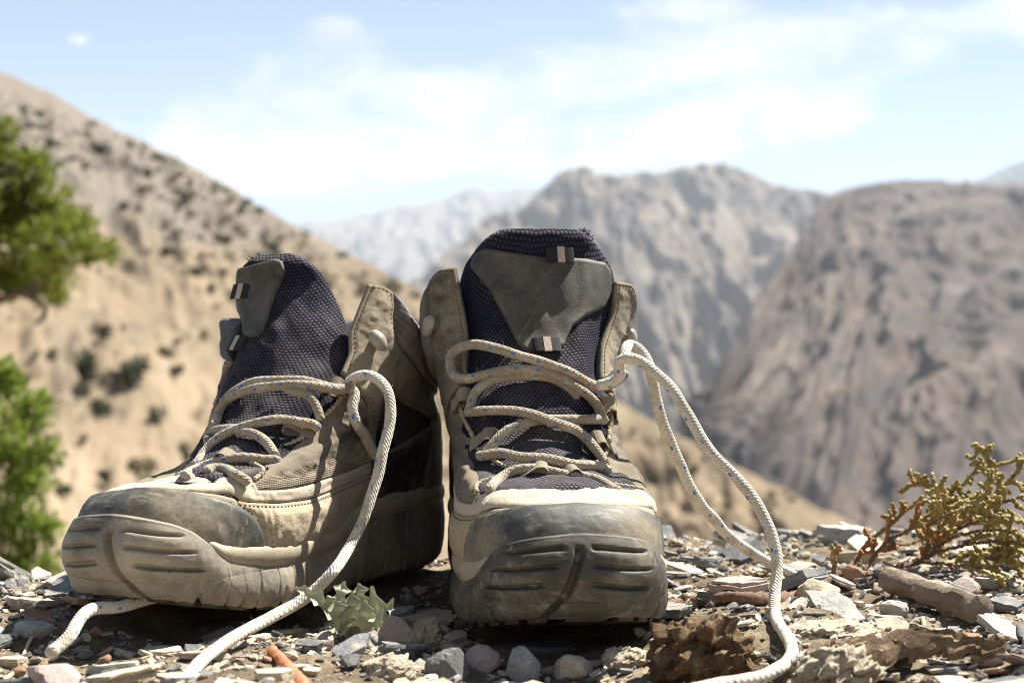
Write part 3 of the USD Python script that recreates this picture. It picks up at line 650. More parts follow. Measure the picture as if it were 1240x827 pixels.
    P0 = L.side_grid(th, np.full((1, nS), 0.032))[0][0]
    seg = np.linalg.norm(np.roll(P0, -1, 0) - P0, axis=1)
    arc = np.concatenate([[0], np.cumsum(seg)[:-1]]); arc = arc - arc[nS//2]
    sa = np.abs(arc)
    rand_top = PchipInterpolator([0, .016, .030, .040, .046, .054, .062, .075, .088, .11, .135, .16, .18, .21, .25, .5], np.array([53.5, 52.5, 50, 46, 42, 35.5, 30.5, 27, 25, 24, 24.5, 26, 31, 37, 40, 41])/1000)(np.minimum(sa, .5))
    strip_top = PchipInterpolator([0, .050, .06, .085, .11, .135, .16, .18, .21, .25, .5], np.array([45, 42.5, 39.5, 36.5, 35, 35.5, 39, 44, 49, 52, 54])/1000)(np.minimum(sa, .5))
    spring = lambda xx: 0.013*np.clip((xx - 0.075)/0.08, 0, 1.2)**1.5 + 0.004*np.clip((-0.11 - xx)/0.045, 0, 1)
    nv = 84
    v = np.linspace(0, 1, nv)
    zb = spring(P0[:, 0]) + 0.0015
    jag = (arc*1000/16.0 + 0.35*np.sin(arc*90)) % 1.0
    notch = np.clip(1 - np.abs(jag - 0.5)/0.10, 0, 1)*0.0036*(0.5 + meshkit.noise(np.column_stack([arc*60, arc*0, arc*0]), 5))*(sa > 0.02)
    zbot = zb + notch + 0.0008*(meshkit.noise(np.column_stack([arc*300, arc*0, arc*0]), 9) - .5)
    Z = zbot[None] + (rand_top - zbot)[None]*np.clip(v/0.93, 0, 1)[:, None]
    lip = np.clip((v - 0.93)/0.07, 0, 1)
    Pm, Nm = L.side_grid(th, Z)
    front = np.exp(-(arc/0.045)**2)
    off = 0.0036 + 0.0030*np.sin(np.clip(v/0.93, 0, 1)*np.pi)[:, None] + front[None]*(0.0020 + 0.0022*np.sin(v*np.pi)[:, None]) - 0.0020*(np.clip(1 - v/0.10, 0, 1)**2)[:, None]
    off = off*np.sqrt(np.maximum(1 - lip**2, 0))[:, None]
    # carved grooves of the bumper: a bent vertical one and three level ones on either side of it
    hgt = Z - spring(P0[:, 0])[None]*0.0
    S2 = np.broadcast_to(arc[None], Z.shape)
    gx = 0.002 + 0.30*np.clip(0.045 - Z, 0, 1)*1.0 + 4.0*np.clip(0.034 - Z, 0, 1)**2*4
    g = np.exp(-((S2 - gx)/0.0021)**6)*sstep(0.050, 0.046, Z)*0.0042
    for zz, s0, s1 in ((0.0475, .0095, .036), (0.0395, .011, .039), (0.0310, .013, .041)):
        for sg in (1, -1):
            q = S2*sg - gx*sg
            zl = zz - 0.08*np.clip(q - 0.012, 0, 1) + (0.0006*np.sin(q*110 + 1))
            wz = 0.0008 + 0.0004*np.clip(1 - (q - s0)/(s1 - s0), 0, 1)
            d = (Z - zl)/wz
            g += 0.0026*np.exp(-d**6)*sstep(s0 - .004, s0, q)*sstep(s1, s1 - .006, q)
            g -= 0.0004*np.exp(-((Z - zl + 0.0032)/0.0020)**2)*sstep(s0 - .002, s0 + .002, q)*sstep(s1, s1 - .01, q)
    for s0 in (0.083, 0.0985, 0.112, 0.126, 0.150, 0.19, 0.22, 0.25):
        g += 0.0010*np.exp(-((sa[None] - s0 - 0.10*(Z - 0.02))/0.0005)**2)*(v[:, None] < 0.86)*(v[:, None] > .12)
    rough = (fbm(Pm + st['seed'], 60, 3) - 0.5)*0.0012 + (fbm(Pm, 260, 2) - .5)*0.0004
    Vr = Pm + Nm*(off - g + rough*(1 - lip)[:, None])[..., None]
    Vr[..., 2] = np.where(v[:, None] > 0.93, Vr[..., 2] + 0.0014*np.sin(lip*np.pi/2)[:, None], Vr[..., 2])
    Fg = grid_faces(nv, nS, True)
    uvr = np.stack([S2, Z], -1).reshape(-1, 2)
    bump_f = S2[:, :]
    add('toe_bumper', Vr.reshape(-1, 3), Fg, M['rand'], uv=uvr)
    # midsole strip between the rand and the upper
    nv2 = 14; v2 = np.linspace(0, 1, nv2)
    zt2 = np.maximum(strip_top, rand_top + 0.0003)
    Zs = (rand_top - 0.0015)[None] + (zt2 - rand_top + 0.0015)[None]*v2[:, None]
    Ps, Ns = L.side_grid(th, Zs)
    wide = sstep(0.040, 0.054, sa)
    offs = (0.0010 + 0.0034*np.sin(np.pi*np.clip(v2*0.9 + 0.1, 0, 1))[:, None]**0.6)*wide[None] - 0.002*(1 - wide[None])
    keepc = sa > 0.0425
    Vs = (Ps + Ns*(offs + (fbm(Ps, 90, 2) - .5)*0.0008)[..., None]).reshape(-1, 3)
    Fs = grid_faces(nv2, nS, True); Fs = Fs[keepc[Fs % nS].all(1)]
    add('midsole', Vs, Fs, M['midsole'])
    # outsole with lugs
    base = Vr[0]; ctr = base.mean(0)
    rings = [base + np.array([0, 0, 0.003]), base*[.97, .93, 1] + np.array([0, 0, 0.0035]), base*[.5, .5, 1] + np.array([0, 0, 0.004]), base*[.02, .02, 1] + np.array([0, 0, 0.004])]
    for r_ in rings[1:]: r_[:, 2] = spring(r_[:, 0]) + 0.0065
    Vo = np.concatenate(rings); Fo = grid_faces(4, nS, True)[:, ::-1]
    sole = add('outsole', Vo, Fo, M['outsole'])
    for k in range(26):
        i = int((k + 0.5)/26*nS); i2 = int((k + 0.5)/26*nS + nS/26*0.72) % nS
        a, b = base[i], base[i2]
        ca, cb = a*[.74, .70, 1], b*[.74, .70, 1]
        Q = np.array([a*[.985, .975, 1], b*[.985, .975, 1], cb, ca])
        hi = Q.copy(); hi[:, 2] = spring(Q[:, 0]) + 0.0068
        lo = (Q - Q.mean(0))*[.86, .86, 1] + Q.mean(0); lo[:, 2] = spring(Q[:, 0]) - 0.0004
        V = np.vstack([hi, lo]); F = [[4, 6, 5], [4, 7, 6]] + [t for j in range(4) for t in ([j, j + 4, (j + 1) % 4], [(j + 1) % 4, j + 4, (j + 1) % 4 + 4])]
        add('tread_lug', V, np.array(F), M['outsole'], sole, smooth=False)
    # ---- lace tabs, studs
    for (sg, xx, zz, aim) in st['tabs']:
        i = np.argmin(np.abs(x - xx) + np.abs(z - zz) + 10*(y*sg < 0.004))
        c, n = A[i, :3], A[i, 3:6]
        inward = np.array([aim[0], -sg*aim[1], aim[2]]); inward -= n*(inward @ n); inward /= np.linalg.norm(inward)
        w = np.cross(n, inward)
        c = c + n*0.0012
        # a strap folded round the lace: teardrop outline
        a = np.linspace(-np.pi*0.80, np.pi*0.80, 15)
        o = np.column_stack([0.0045*np.cos(a), 0.0045*np.sin(a)])
        o = np.vstack([[-0.0130, -0.0046], [-0.0085, -0.0040], o, [-0.0085, -0.0008], [-0.0130, -0.0030]])
        o2 = o.copy(); o2[2:-2] *= 0.84; o2[[0, 1]] += [0, .0008]; o2[[-1, -2]] -= [0, .0008]
        P1 = c + o[:, :1]*inward + o[:, 1:]*n + n*0.0022
        P2 = c + o2[:, :1]*inward + o2[:, 1:]*n + n*0.0022
        k = len(o); ww = 0.0044
        V = np.concatenate([P1 - w*ww, P1 + w*ww, P2 + w*ww, P2 - w*ww]); F = []
        for q in range(4):
            b, d = q*k, ((q + 1) % 4)*k
            for j in range(k - 1): F += [[b + j, d + j, d + j + 1], [b + j, d + j + 1, b + j + 1]]
        V = V + (fbm(V, 300, 2)[:, None] - .5)*0.0012
        add('lace_tab', V, np.array(F), M['tab'], smooth=35)
    for (sg, xx, zz, sc) in st['studs']:
        i = np.argmin(np.abs(x - xx) + np.abs(z - zz) + 10*(y*sg < 0.004))
        c, n = A[i, :3] + A[i, 3:6]*0.0022, A[i, 3:6]
        down = np.array([-0.55, 0, -0.8]); down -= n*(down @ n); down /= np.linalg.norm(down); sd = np.cross(n, down)
        pr = np.array([(0.0001, 0.0078), (0.0026, 0.0074), (0.0042, 0.0063), (0.0050, 0.0048), (0.0049, 0.0036), (0.0038, 0.0026), (0.0024, 0.0022), (0.0023, -0.001)])
        V, F = lathe(pr*[1, 1], [0, 0, 1], [0, 0, 0], 24)
        V = c + V[:, :1]*1.45*down + V[:, 1:2]*1.0*sd + V[:, 2:]*n
        add('hook_stud', V, F[:, ::-1], M['stud'])
    if stitch_parts:
        V, F, _ = join(stitch_parts)
        add('stitching', V, F, M['thread'], kind='stuff')
    return root, L, dict(A2=A2, tong=tong, add=add)
# ---------------------------------------------------------------- the far setting: slopes and mountains, each at its own distance
def rough_rock(name, soil, soil2, rock, pale, scale, stretch, dark=(.10, .10, .085), dark_amt=0.3, rot=0.0, bump=1.0, crag=None, shear=0.0, iso=.45):
    n = {'geo': ('geometry', {}), 'uv': ('uvmap', {'attribute': 'st'}), 'mp': ('mapping', {'scale': (stretch[0], stretch[1], 1.0), 'rotation': (0, 0, rot)}),
         'n1': ('noise_texture', {'scale': 1.0, 'detail': 9, 'roughness': 0.62, 'distortion': 0.4}), 'n2': ('noise_texture', {'scale': scale, 'detail': 9, 'roughness': 0.65}), 'n3': ('noise_texture', {'scale': scale*5.5, 'detail': 7, 'roughness': 0.7}),
         'r1': ('rgb_ramp', {'ramp': [(0.36, rock), (0.46, soil2), (0.54, soil), (0.65, pale)]}), 'r2': ('rgb_ramp', {'ramp': [(0.38, rock), (0.5, soil2), (0.60, soil), (.72, pale)]}),
         'mx': ('mix_color', {'fac': iso}), 'dk': ('map_range', {'from_min': 0.60, 'from_max': 0.68, 'to_min': 0, 'to_max': dark_amt, 'clamp': True}), 'md': ('mix_color', {'b': dark}),
         'b': ('bump', {'distance': bump, 'strength': 0.8}), 'p': ('principled_bsdf', {'roughness': 0.95, 'specular_ior_level': 0.1})}
    extra = []
    n.update({'su': ('separate_xyz', {}), 'sh': ('math', {'math_type': 'multiply_add', 'value2': shear}), 'cu': ('combine_xyz', {})})
    extra = [('uv.UV', 'su.vector'), ('su.y', 'sh.value1'), ('su.x', 'sh.value3'), ('sh.value', 'cu.x'), ('su.y', 'cu.y')]
    if crag:                       # bare grey rock breaks through towards the ridge
        n.update({'sv': ('separate_xyz', {}), 'cv': ('map_range', {'from_min': -3.0, 'from_max': 19.0, 'to_min': -0.32, 'to_max': 0.32}), 'cn': ('noise_texture', {'scale': scale*.8, 'detail': 8, 'roughness': .7}), 'cs': ('math', {'math_type': 'add'}), 'ct': ('map_range', {'from_min': 0.50, 'from_max': 0.72, 'to_min': 0, 'to_max': .9, 'clamp': True}), 'mc': ('mix_color', {'b': crag})})
        extra += [('geo.position', 'sv.vector'), ('sv.z', 'cv.value'), ('geo.position', 'cn.vector'), ('cn.fac', 'cs.value1'), ('cv.result', 'cs.value2'), ('cs.value', 'ct.value'), ('mx.result', 'mc.a'), ('ct.result', 'mc.fac'), ('mc.result', 'md.a')]
    return mat(name, n, extra + [q for q in [('cu.vector', 'mp.vector'), ('mp.vector', 'n1.vector'), ('geo.position', 'n2.vector'), ('geo.position', 'n3.vector'), ('n1.fac', 'r1.fac'), ('n2.fac', 'r2.fac'), ('r1.color', 'mx.a'), ('r2.color', 'mx.b'),
                         ('n3.fac', 'dk.value'), ('mx.result', 'md.a'), ('dk.result', 'md.fac'), ('md.result', 'p.base_color'), ('n2.fac', 'b.height'), ('b.normal', 'p.normal')] if not (crag and q[1] == 'md.a')])
def mountain(name, ridge, foot, ns, nv, amp, mat_, sag=0.0, gully=0.0, gfreq=20.0, back=None, rough=(6, 5), seed=0, gslant=0.0, power=1.0):
    """a mountainside between a ridge line and its foot, with gullies and crags, and its far side falling away behind the ridge"""
    R = np.array([px(*q) for q in ridge]); Ft = np.array([px(*q) for q in foot])
    s = np.linspace(0, 1, ns)
    sr = np.linspace(0, 1, len(R)); sf = np.linspace(0, 1, len(Ft))
    R = np.stack([PchipInterpolator(sr, R[:, k])(s) for k in range(3)], 1); Ft = np.stack([PchipInterpolator(sf, Ft[:, k])(s) for k in range(3)], 1)
    v = np.linspace(0, 1, nv)[:, None, None]**power
    P = R[None]*(1 - v) + Ft[None]*v
    v = v[..., 0]
    size = np.linalg.norm(R - Ft, axis=1).mean()
    P[..., 2] -= sag*size*np.sin(np.pi*v)
    out = np.cross(np.gradient(P, axis=1), np.gradient(P, axis=0)); out /= np.linalg.norm(out, axis=-1, keepdims=True) + 1e-12
    if out[..., 1].mean() > 0: out = -out
    f = fbm(P/size*rough[0] + seed, 1.0, rough[1]) - 0.5
    rid = 1 - 2*np.abs(fbm(np.stack([s[None]*gfreq + gslant*v*gfreq + 0*v, v*gfreq*0.22 + 0*s[None], f*2], -1) + seed*3.3, 1.0, 4) - 0.5)
    edge = np.clip(v/0.10, 0.12, 1)
    d = (f*2*amp + (rid - 0.75)*gully)*size*edge
    P = P + out*d[..., None]
    P[0, :, 2] += (fbm(np.stack([s*90, s*0, s*0], -1) + seed, 1.0, 4) - .5)*amp*size*0.25
    L = P[0] - P[min(3, nv - 1)]
    bk = R[None] + np.array([0, 1, -0.75])*size*np.array([0.03, 0.10, 0.3, 0.8])[::-1, None, None]
    bk[..., 2] += 0*s
    P = np.concatenate([bk, P])
    n, m = P.shape[:2]
    U = np.concatenate([[0], np.cumsum(np.linalg.norm(np.diff(P[4], axis=0), axis=1))]); uv = np.stack(np.broadcast_arrays(U[None], np.concatenate([-np.array([.8, .3, .1, .03]), np.linspace(0, 1, nv)])[:, None]*size), -1)
    F = grid_faces(n, m)[:, ::-1]
    put(name, (P.reshape(-1, 3), F), mat_, smooth=True, uv=uv.reshape(-1, 2), kind='structure')
    return P[4:], out
slope_mat = rough_rock('slope_soil', (.222, .172, .114), (.185, .142, .094), (.15, .12, .088), (.31, .245, .168), .09, (.05, .018), dark_amt=.3, bump=.5, crag=(.165, .142, .118))
HILL, HILL_N = mountain('hillside',
    [(-420, -190, 320), (-250, -60, 300), (-100, 18, 280), (0, 85, 260), (60, 112, 255), (120, 147, 250), (190, 180, 240), (250, 212, 232), (300, 240, 225), (350, 270, 215), (420, 306, 205), (500, 346, 195), (560, 380, 185), (640, 425, 172), (720, 472, 160), (800, 516, 148), (860, 548, 140), (930, 584, 132), (1010, 624, 122), (1100, 672, 115), (1200, 724, 108), (1400, 840, 100)],
    [(-420, 740, 46), (-100, 750, 52), (200, 790, 56), (500, 830, 60), (800, 880, 62), (1100, 950, 62), (1400, 1040, 62)], 420, 260, .020, slope_mat, sag=.05, gully=.020, gfreq=26, seed=4, rough=(14, 6), power=.9)
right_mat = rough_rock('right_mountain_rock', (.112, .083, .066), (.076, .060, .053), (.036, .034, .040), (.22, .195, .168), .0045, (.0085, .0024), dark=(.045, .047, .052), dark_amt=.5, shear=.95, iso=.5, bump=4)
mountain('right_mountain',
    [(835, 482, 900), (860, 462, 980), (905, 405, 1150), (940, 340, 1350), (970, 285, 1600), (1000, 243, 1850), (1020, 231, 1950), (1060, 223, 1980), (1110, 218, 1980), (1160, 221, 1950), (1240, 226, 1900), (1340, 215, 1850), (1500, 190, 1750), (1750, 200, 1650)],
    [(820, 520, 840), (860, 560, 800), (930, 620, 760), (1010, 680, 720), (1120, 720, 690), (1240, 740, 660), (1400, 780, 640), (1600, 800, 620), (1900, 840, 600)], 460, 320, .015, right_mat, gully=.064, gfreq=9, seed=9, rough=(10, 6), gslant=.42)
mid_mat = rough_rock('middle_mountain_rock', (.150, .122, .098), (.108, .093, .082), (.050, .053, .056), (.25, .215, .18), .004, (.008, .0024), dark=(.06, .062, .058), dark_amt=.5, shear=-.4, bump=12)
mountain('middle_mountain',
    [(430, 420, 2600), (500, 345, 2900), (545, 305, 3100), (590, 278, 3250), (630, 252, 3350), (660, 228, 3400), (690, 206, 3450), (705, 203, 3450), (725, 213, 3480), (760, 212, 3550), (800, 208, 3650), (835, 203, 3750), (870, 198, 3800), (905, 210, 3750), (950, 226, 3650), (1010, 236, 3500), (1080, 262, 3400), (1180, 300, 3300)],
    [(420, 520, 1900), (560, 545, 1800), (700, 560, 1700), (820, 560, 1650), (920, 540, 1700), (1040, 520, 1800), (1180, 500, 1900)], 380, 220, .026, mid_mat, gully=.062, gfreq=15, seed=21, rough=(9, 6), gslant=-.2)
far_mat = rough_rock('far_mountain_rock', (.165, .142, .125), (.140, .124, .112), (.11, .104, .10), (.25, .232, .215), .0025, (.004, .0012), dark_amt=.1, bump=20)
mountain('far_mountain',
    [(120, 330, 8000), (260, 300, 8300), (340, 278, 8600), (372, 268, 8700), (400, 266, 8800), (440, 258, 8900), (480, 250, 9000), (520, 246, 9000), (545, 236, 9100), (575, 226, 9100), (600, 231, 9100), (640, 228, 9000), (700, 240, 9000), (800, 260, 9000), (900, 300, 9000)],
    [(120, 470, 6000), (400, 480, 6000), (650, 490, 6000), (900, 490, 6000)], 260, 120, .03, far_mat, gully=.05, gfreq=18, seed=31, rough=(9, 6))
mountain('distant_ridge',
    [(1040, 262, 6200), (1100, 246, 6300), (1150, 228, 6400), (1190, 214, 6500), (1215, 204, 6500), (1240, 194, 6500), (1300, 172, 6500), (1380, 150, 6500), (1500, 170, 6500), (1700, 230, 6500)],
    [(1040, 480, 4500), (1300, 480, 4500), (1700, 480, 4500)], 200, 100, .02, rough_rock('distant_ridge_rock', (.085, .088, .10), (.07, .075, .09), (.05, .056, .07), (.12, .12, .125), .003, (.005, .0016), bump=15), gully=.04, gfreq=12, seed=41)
# ---------------------------------------------------------------- air
def closed_box(x0, x1, y0, y1, z0, z1):
    m = trimesh.creation.box(bounds=[[x0, y0, z0], [x1, y1, z1]]); return np.array(m.vertices), np.array(m.faces)
HAZE = 0.8e-4
haze_mat = usdkit.material(stage, '/World/Looks/haze', {'v': ('principled_volume', {'color': (.86, .92, 1.0), 'density': HAZE, 'anisotropy': 0.1})}, [], volume='v.volume')
put('haze', closed_box(-12000, 12000, -1500, 12500, -262, 1250), haze_mat, smooth=False, kind='stuff')
# ---------------------------------------------------------------- plants on the slopes
def leaf_mat(name, c1, c2, trans=.5):
    n = {'geo': ('geometry', {}), 'n': ('noise_texture', {'scale': 30, 'detail': 3}), 'r': ('rgb_ramp', {'ramp': [(.3, c1), (.7, c2)]}), 'p': ('principled_bsdf', {'roughness': .6, 'specular_ior_level': .25}), 't': ('translucent_bsdf', {}), 'm': ('mix_closure', {'fac': trans})}
    return mat(name, n, [('geo.position', 'n.vector'), ('n.fac', 'r.fac'), ('r.color', 'p.base_color'), ('r.color', 't.color'), ('p.BSDF', 'm.closure1'), ('t.BSDF', 'm.closure2')], surface='m.closure')
def leaves(rng, centres, radii, per, size, slim=.35, flat=1.0, shell=.25):
    V, F = [], []
    n = 0
    for c, r, k in zip(centres, radii, per):
        d = rng.standard_normal((k, 3)); d /= np.linalg.norm(d, axis=1, keepdims=True)
        rad = (shell + (1 - shell)*rng.random(k))**.8
        r3 = np.broadcast_to(r, (3,))
        lump = 0.72 + 0.55*meshkit.noise(d*2.4 + rng.random(3)*40)
        p = c + d*r3*(rad*lump)[:, None]*[1, 1, flat]
        a = d*0.8 + rng.standard_normal((k, 3))*.7 + [0, 0, .35]; a /= np.linalg.norm(a, axis=1, keepdims=True)
        b = np.cross(a, rng.standard_normal((k, 3))); b /= np.linalg.norm(b, axis=1, keepdims=True) + 1e-9
        l = size*(.6 + .8*rng.random((k, 1)))
        q = np.stack([p - b*l*slim*.5, p + a*l*.55 - b*l*slim*.45, p + a*l, p + a*l*.5 + b*l*slim*.5], 1)
        V.append(q.reshape(-1, 3)); i = np.arange(k)*4 + n
        F.append(np.stack([i, i + 1, i + 2], 1)); F.append(np.stack([i, i + 2, i + 3], 1)); n += 4*k
    return np.vstack(V), np.vstack(F)
bark = plain('bark', (.16, .12, .085), .9, .2, .4, 40, .004)
juni_leaf = leaf_mat('juniper_leaf', (.09, .125, .014), (.22, .25, .04)); shrub_leaf = leaf_mat('shrub_leaf', (.095, .15, .014), (.23, .29, .05)); scrub_leaf = leaf_mat('scrub_leaf', (.034, .042, .016), (.068, .074, .032), .2); olive_leaf = leaf_mat('olive_scrub_leaf', (.075, .08, .03), (.13, .12, .055), .2)
def limb(P, r0, r1): 
    Q = spline(np.array(P), .04); return tube(Q, np.linspace(r0, r1, len(Q)), 8)[:2]
rg = np.random.default_rng(12)
def clumps(cl, D, spread):
    cen, rad = [], []
    for a, b, r in cl:
        R = r*D/PXF; c = px(a, b, D + rg.normal()*spread)
        for _ in range(7):
            d = rg.standard_normal(3); d *= R*.62/np.linalg.norm(d)*rg.random()**.4; cen.append(c + d); rad.append(R*rg.uniform(.30, .60))
    return cen, rad
t = thing('juniper_tree', 'bright green juniper tree with its crown reaching in from the left above the slope', 'tree')
D = 7.2
cl = [(-10, 190, 40), (22, 222, 50), (62, 243, 42), (28, 285, 58), (75, 290, 50), (112, 312, 30), (45, 335, 42), (0, 160, 22), (132, 302, 17), (20, 250, 50), (95, 268, 24), (14, 335, 40), (-70, 240, 85), (-60, 330, 70), (-150, 290, 90), (-130, 180, 70), (-80, 120, 50), (-30, 372, 26), (62, 352, 26)]
cen, rad = clumps(cl, D, .16)
put('crown', leaves(rg, cen, rad, [int(22000*r*r) for r in rad], .040, .34), juni_leaf, t, smooth=False)
for k, pth in enumerate([[(-85, 900, D), (-80, 600, D), (-70, 400, D), (-75, 250, D), (-85, 150, D)], [(-72, 420, D), (-20, 372, D), (35, 350, D), (75, 310, D)], [(-74, 300, D), (-20, 260, D), (40, 240, D)], [(30, 352, D), (56, 378, D - .05), (44, 392, D - .05)]]):
    Q = [px(*p) for p in pth]; put('trunk' if k == 0 else 'limb', limb(Q, .10 if k == 0 else .028, .03 if k == 0 else .008), bark, t)
t = thing('green_shrub', 'bright green leafy shrub growing beside the ledge, left of the dusty boot', 'shrub')
D = 4.6
cl = [(8, 462, 34), (34, 497, 36), (20, 540, 42), (52, 548, 22), (30, 590, 38), (10, 625, 42), (42, 645, 34), (22, 690, 42), (58, 684, 20), (-40, 500, 60), (-50, 590, 70), (-40, 680, 70), (-120, 600, 80), (66, 560, 9), (60, 640, 14), (-20, 760, 60), (40, 740, 40)]
cen, rad = clumps(cl, D, .10)
put('foliage', leaves(rg, cen, rad, [int(42000*r*r) for r in rad], .026, .42), shrub_leaf, t, smooth=False)
for k in range(5):
    a = px(-30 + 12*k, 900, D); b = px(-50 + 25*k, 600, D + rg.normal()*.08); put('stem', limb([a, (a + b)/2 + rg.normal(size=3)*.03, b], .014, .005), bark, t)
HP = HILL.reshape(-1, 3); Hpx = to_px(HP)
def hill_at(a, b):
    i = np.argmin((Hpx[:, 0] - a)**2 + (Hpx[:, 1] - b)**2); return HP[i]
bushes = [(126, 401, 32, 24, 0), (66, 429, 20, 22, 0), (46, 428, 12, 10, 0), (108, 440, 44, 50, 0), (148, 451, 56, 44, 0), (98, 470, 26, 28, 0), (118, 497, 32, 40, 0), (101, 532, 13, 16, 0), (150, 397, 11, 10, 0), (202, 426, 28, 20, 0), (215, 448, 17, 24, 0), (191, 503, 26, 32, 2), (213, 413, 12, 12, 0),
          (248, 408, 12, 12, 0), (246, 502, 10, 10, 0), (14, 452, 36, 42, 0), (50, 516, 18, 26, 0), (174, 570, 42, 40, 1), (226, 548, 26, 40, 1), (124, 582, 16, 28, 2), (78, 592, 30, 28, 2), (70, 360, 34, 26, 0), (200, 305, 18, 14, 0), (240, 330, 20, 14, 0), (150, 250, 16, 12, 0), (122, 180, 18, 12, 0), (60, 215, 16, 12, 0), (300, 330, 16, 12, 0), (270, 290, 22, 14, 0), (225, 235, 16, 14, 0), (180, 210, 18, 14, 0), (330, 300, 14, 12, 0), (290, 255, 16, 12, 0),
          (255, 350, 16, 14, 0), (345, 335, 14, 12, 0), (790, 578, 12, 8, 2), (845, 566, 14, 10, 2), (880, 612, 16, 10, 2), (808, 622, 12, 9, 2), (926, 628, 10, 7, 2), (765, 520, 10, 9, 2), (960, 606, 10, 8, 2), (770, 612, 8, 8, 2)]
def place_words(a, b):
    if a > 700: return 'on the tan slope right of the boots'
    return 'high on the rocky hillside' if b < 345 else 'on the tan hillside behind the dusty boot' if a > 165 else 'on the tan hillside above the dusty toe'
bush_items = []
for k, (a, b, w, h, kind) in enumerate(bushes):
    c = hill_at(a, b + h*.35); d = c[1]; rx, rz = w*d/PXF/2*.9, h*d/PXF/2*.85
    look = ['dark green', 'pale olive', 'brownish'][kind]
    form = 'broad' if w > h*1.2 else 'upright' if h > w*1.2 else 'round'
    size = 'large' if w > 30 else 'small' if w > 13 else 'tiny'
    cs = [c + [rx*rg.uniform(-.75, .75), rx*rg.uniform(-.5, .5), rz*rg.uniform(.25, 1.35)] for _ in range(7)] + [c + [0, 0, rz*.6]]
    m = leaves(rg, cs, [np.array([rx, rx, rz])*rg.uniform(.28, .58) for _ in cs], [42]*8, max(rx, rz)*.34, .5)
    o = put('hill_bush', m, olive_leaf if kind == 1 else scrub_leaf, smooth=False)
    lab = f'{size} {form} {look} bush {place_words(a, b)}'
    bush_items.append((o, lab, a))
single_out(bush_items, 'bush', 'bushes scattered over the hillside')
# the scrub too small to count, scattered thick on the crags and thin below
N = 900
proto_root = UsdGeom.PointInstancer.Define(stage, '/World/hill_scrub'); tag(proto_root, 'dark low scrub scattered over the hillside', 'scrub', kind='stuff')
prs = []
for k in range(3):
    m = leaves(rg, [np.array([0, 0, .35])], [np.array([.6, .6, .45])], [46], .42, .7)
    pm = usdkit.mesh(stage, f'/World/hill_scrub/scrub_{k + 1:03d}', m, scrub_leaf); prs.append(pm.GetPath())
pos, sc = [], []
H = HILL
while len(pos) < N:
    i, j = rg.integers(2, H.shape[0] - 1), rg.integers(0, H.shape[1])
    p = H[i, j]; q = to_px(p)
    if q[0] < -60 or q[0] > 1060 or (q[0] > 560 and rg.random() < .88): continue
    crag = sstep(0.52, 0.10, i/H.shape[0])
    dens = (0.10 + 0.9*crag)*(meshkit.noise(p*.06 + 3) > .42)
    if rg.random() > dens: continue
    pos.append(p); sc.append((.22 + .62*rg.random()**2)*(.75 + .5*crag)*min(1.0, (p[1]/190)))
proto_root.CreatePrototypesRel().SetTargets(prs)
proto_root.CreateProtoIndicesAttr(Vt.IntArray([int(q) for q in rg.integers(0, 3, len(pos))]))
proto_root.CreatePositionsAttr(Vt.Vec3fArray.FromNumpy(np.array(pos, np.float32)))
proto_root.CreateScalesAttr(Vt.Vec3fArray.FromNumpy(np.repeat(np.array(sc, np.float32)[:, None], 3, 1)))
# ---------------------------------------------------------------- the ledge the boots stand on and the mountainside it belongs to: one sheet
def edge_y(x): return 1.105 + 0.125*np.clip((x + .28)/.42, -1.0, 1.0) + 0.02*np.sin(x*9) + .10*sstep(.12, .24, x)
def ground_z(x, y):
    x, y = np.asarray(x, float), np.asarray(y, float)
    P = np.stack(np.broadcast_arrays(x, y, 0.0), -1)
    near = np.exp(-(np.maximum(np.hypot(x, y - .9) - 1.2, 0)/1.5)**2)
    z = (fbm(P, 9, 3) - .5)*0.020*near + (fbm(P + 5, 40, 3) - .5)*0.010*near + (fbm(P + 9, .35, 4) - .5)*1.2*(1 - near)
    for cx, cy, r, dz in ((.02, .80, .075, -.020), (-.20, .845, .07, -.012), (.015, .96, .09, -.010), (-.12, 1.0, .09, -.006), (.14, .775, .05, -.006)):
        z = z + dz*np.exp(-((x - cx)**2 + (y - cy)**2)/r**2)
    s = y - edge_y(np.clip(x, -3, 3))
    over = np.maximum(s, 0)
    z = z - np.where(over < 0.35, over**1.3*1.15, 0.293 + (over - 0.35)*0.36) + np.maximum(over - 30, 0)*0.14
    return z + 0.22*np.maximum(-y - 2, 0)
def spaced(fine, step, far, growth):
    a = list(np.arange(-fine, fine + step/2, step)); d = step
    while a[-1] < far: d *= growth; a.append(a[-1] + d)
    b = [-q for q in a[::-1] if q > fine + step/4]
    return np.array(b + a)
gx = spaced(.62, .006, 140, 1.10)
gy = spaced(.45, .006, 110, 1.10) + .95
GX, GY = np.meshgrid(gx, gy)
GZ = ground_z(GX, GY)
soil = {'geo': ('geometry', {}), 'n1': ('noise_texture', {'scale': 14, 'detail': 8, 'roughness': .65}), 'n2': ('noise_texture', {'scale': 160, 'detail': 6, 'roughness': .7}), 'n3': ('noise_texture', {'scale': 700, 'detail': 3}),
        'r': ('rgb_ramp', {'ramp': [(.32, (.11, .082, .054)), (.5, (.22, .172, .115)), (.68, (.36, .295, .205))]}), 'r2': ('rgb_ramp', {'ramp': [(.3, (.45,) * 3), (.6, (1.05,) * 3)]}), 'm': ('mix_color', {'blend_type': 'multiply', 'fac': .9}),  # earth toned darker to stand in for shade between the stones
        'b': ('bump', {'distance': .004, 'strength': 1.0}), 'b2': ('bump', {'distance': .001, 'strength': .8}), 'p': ('principled_bsdf', {'roughness': .95, 'specular_ior_level': .12})}
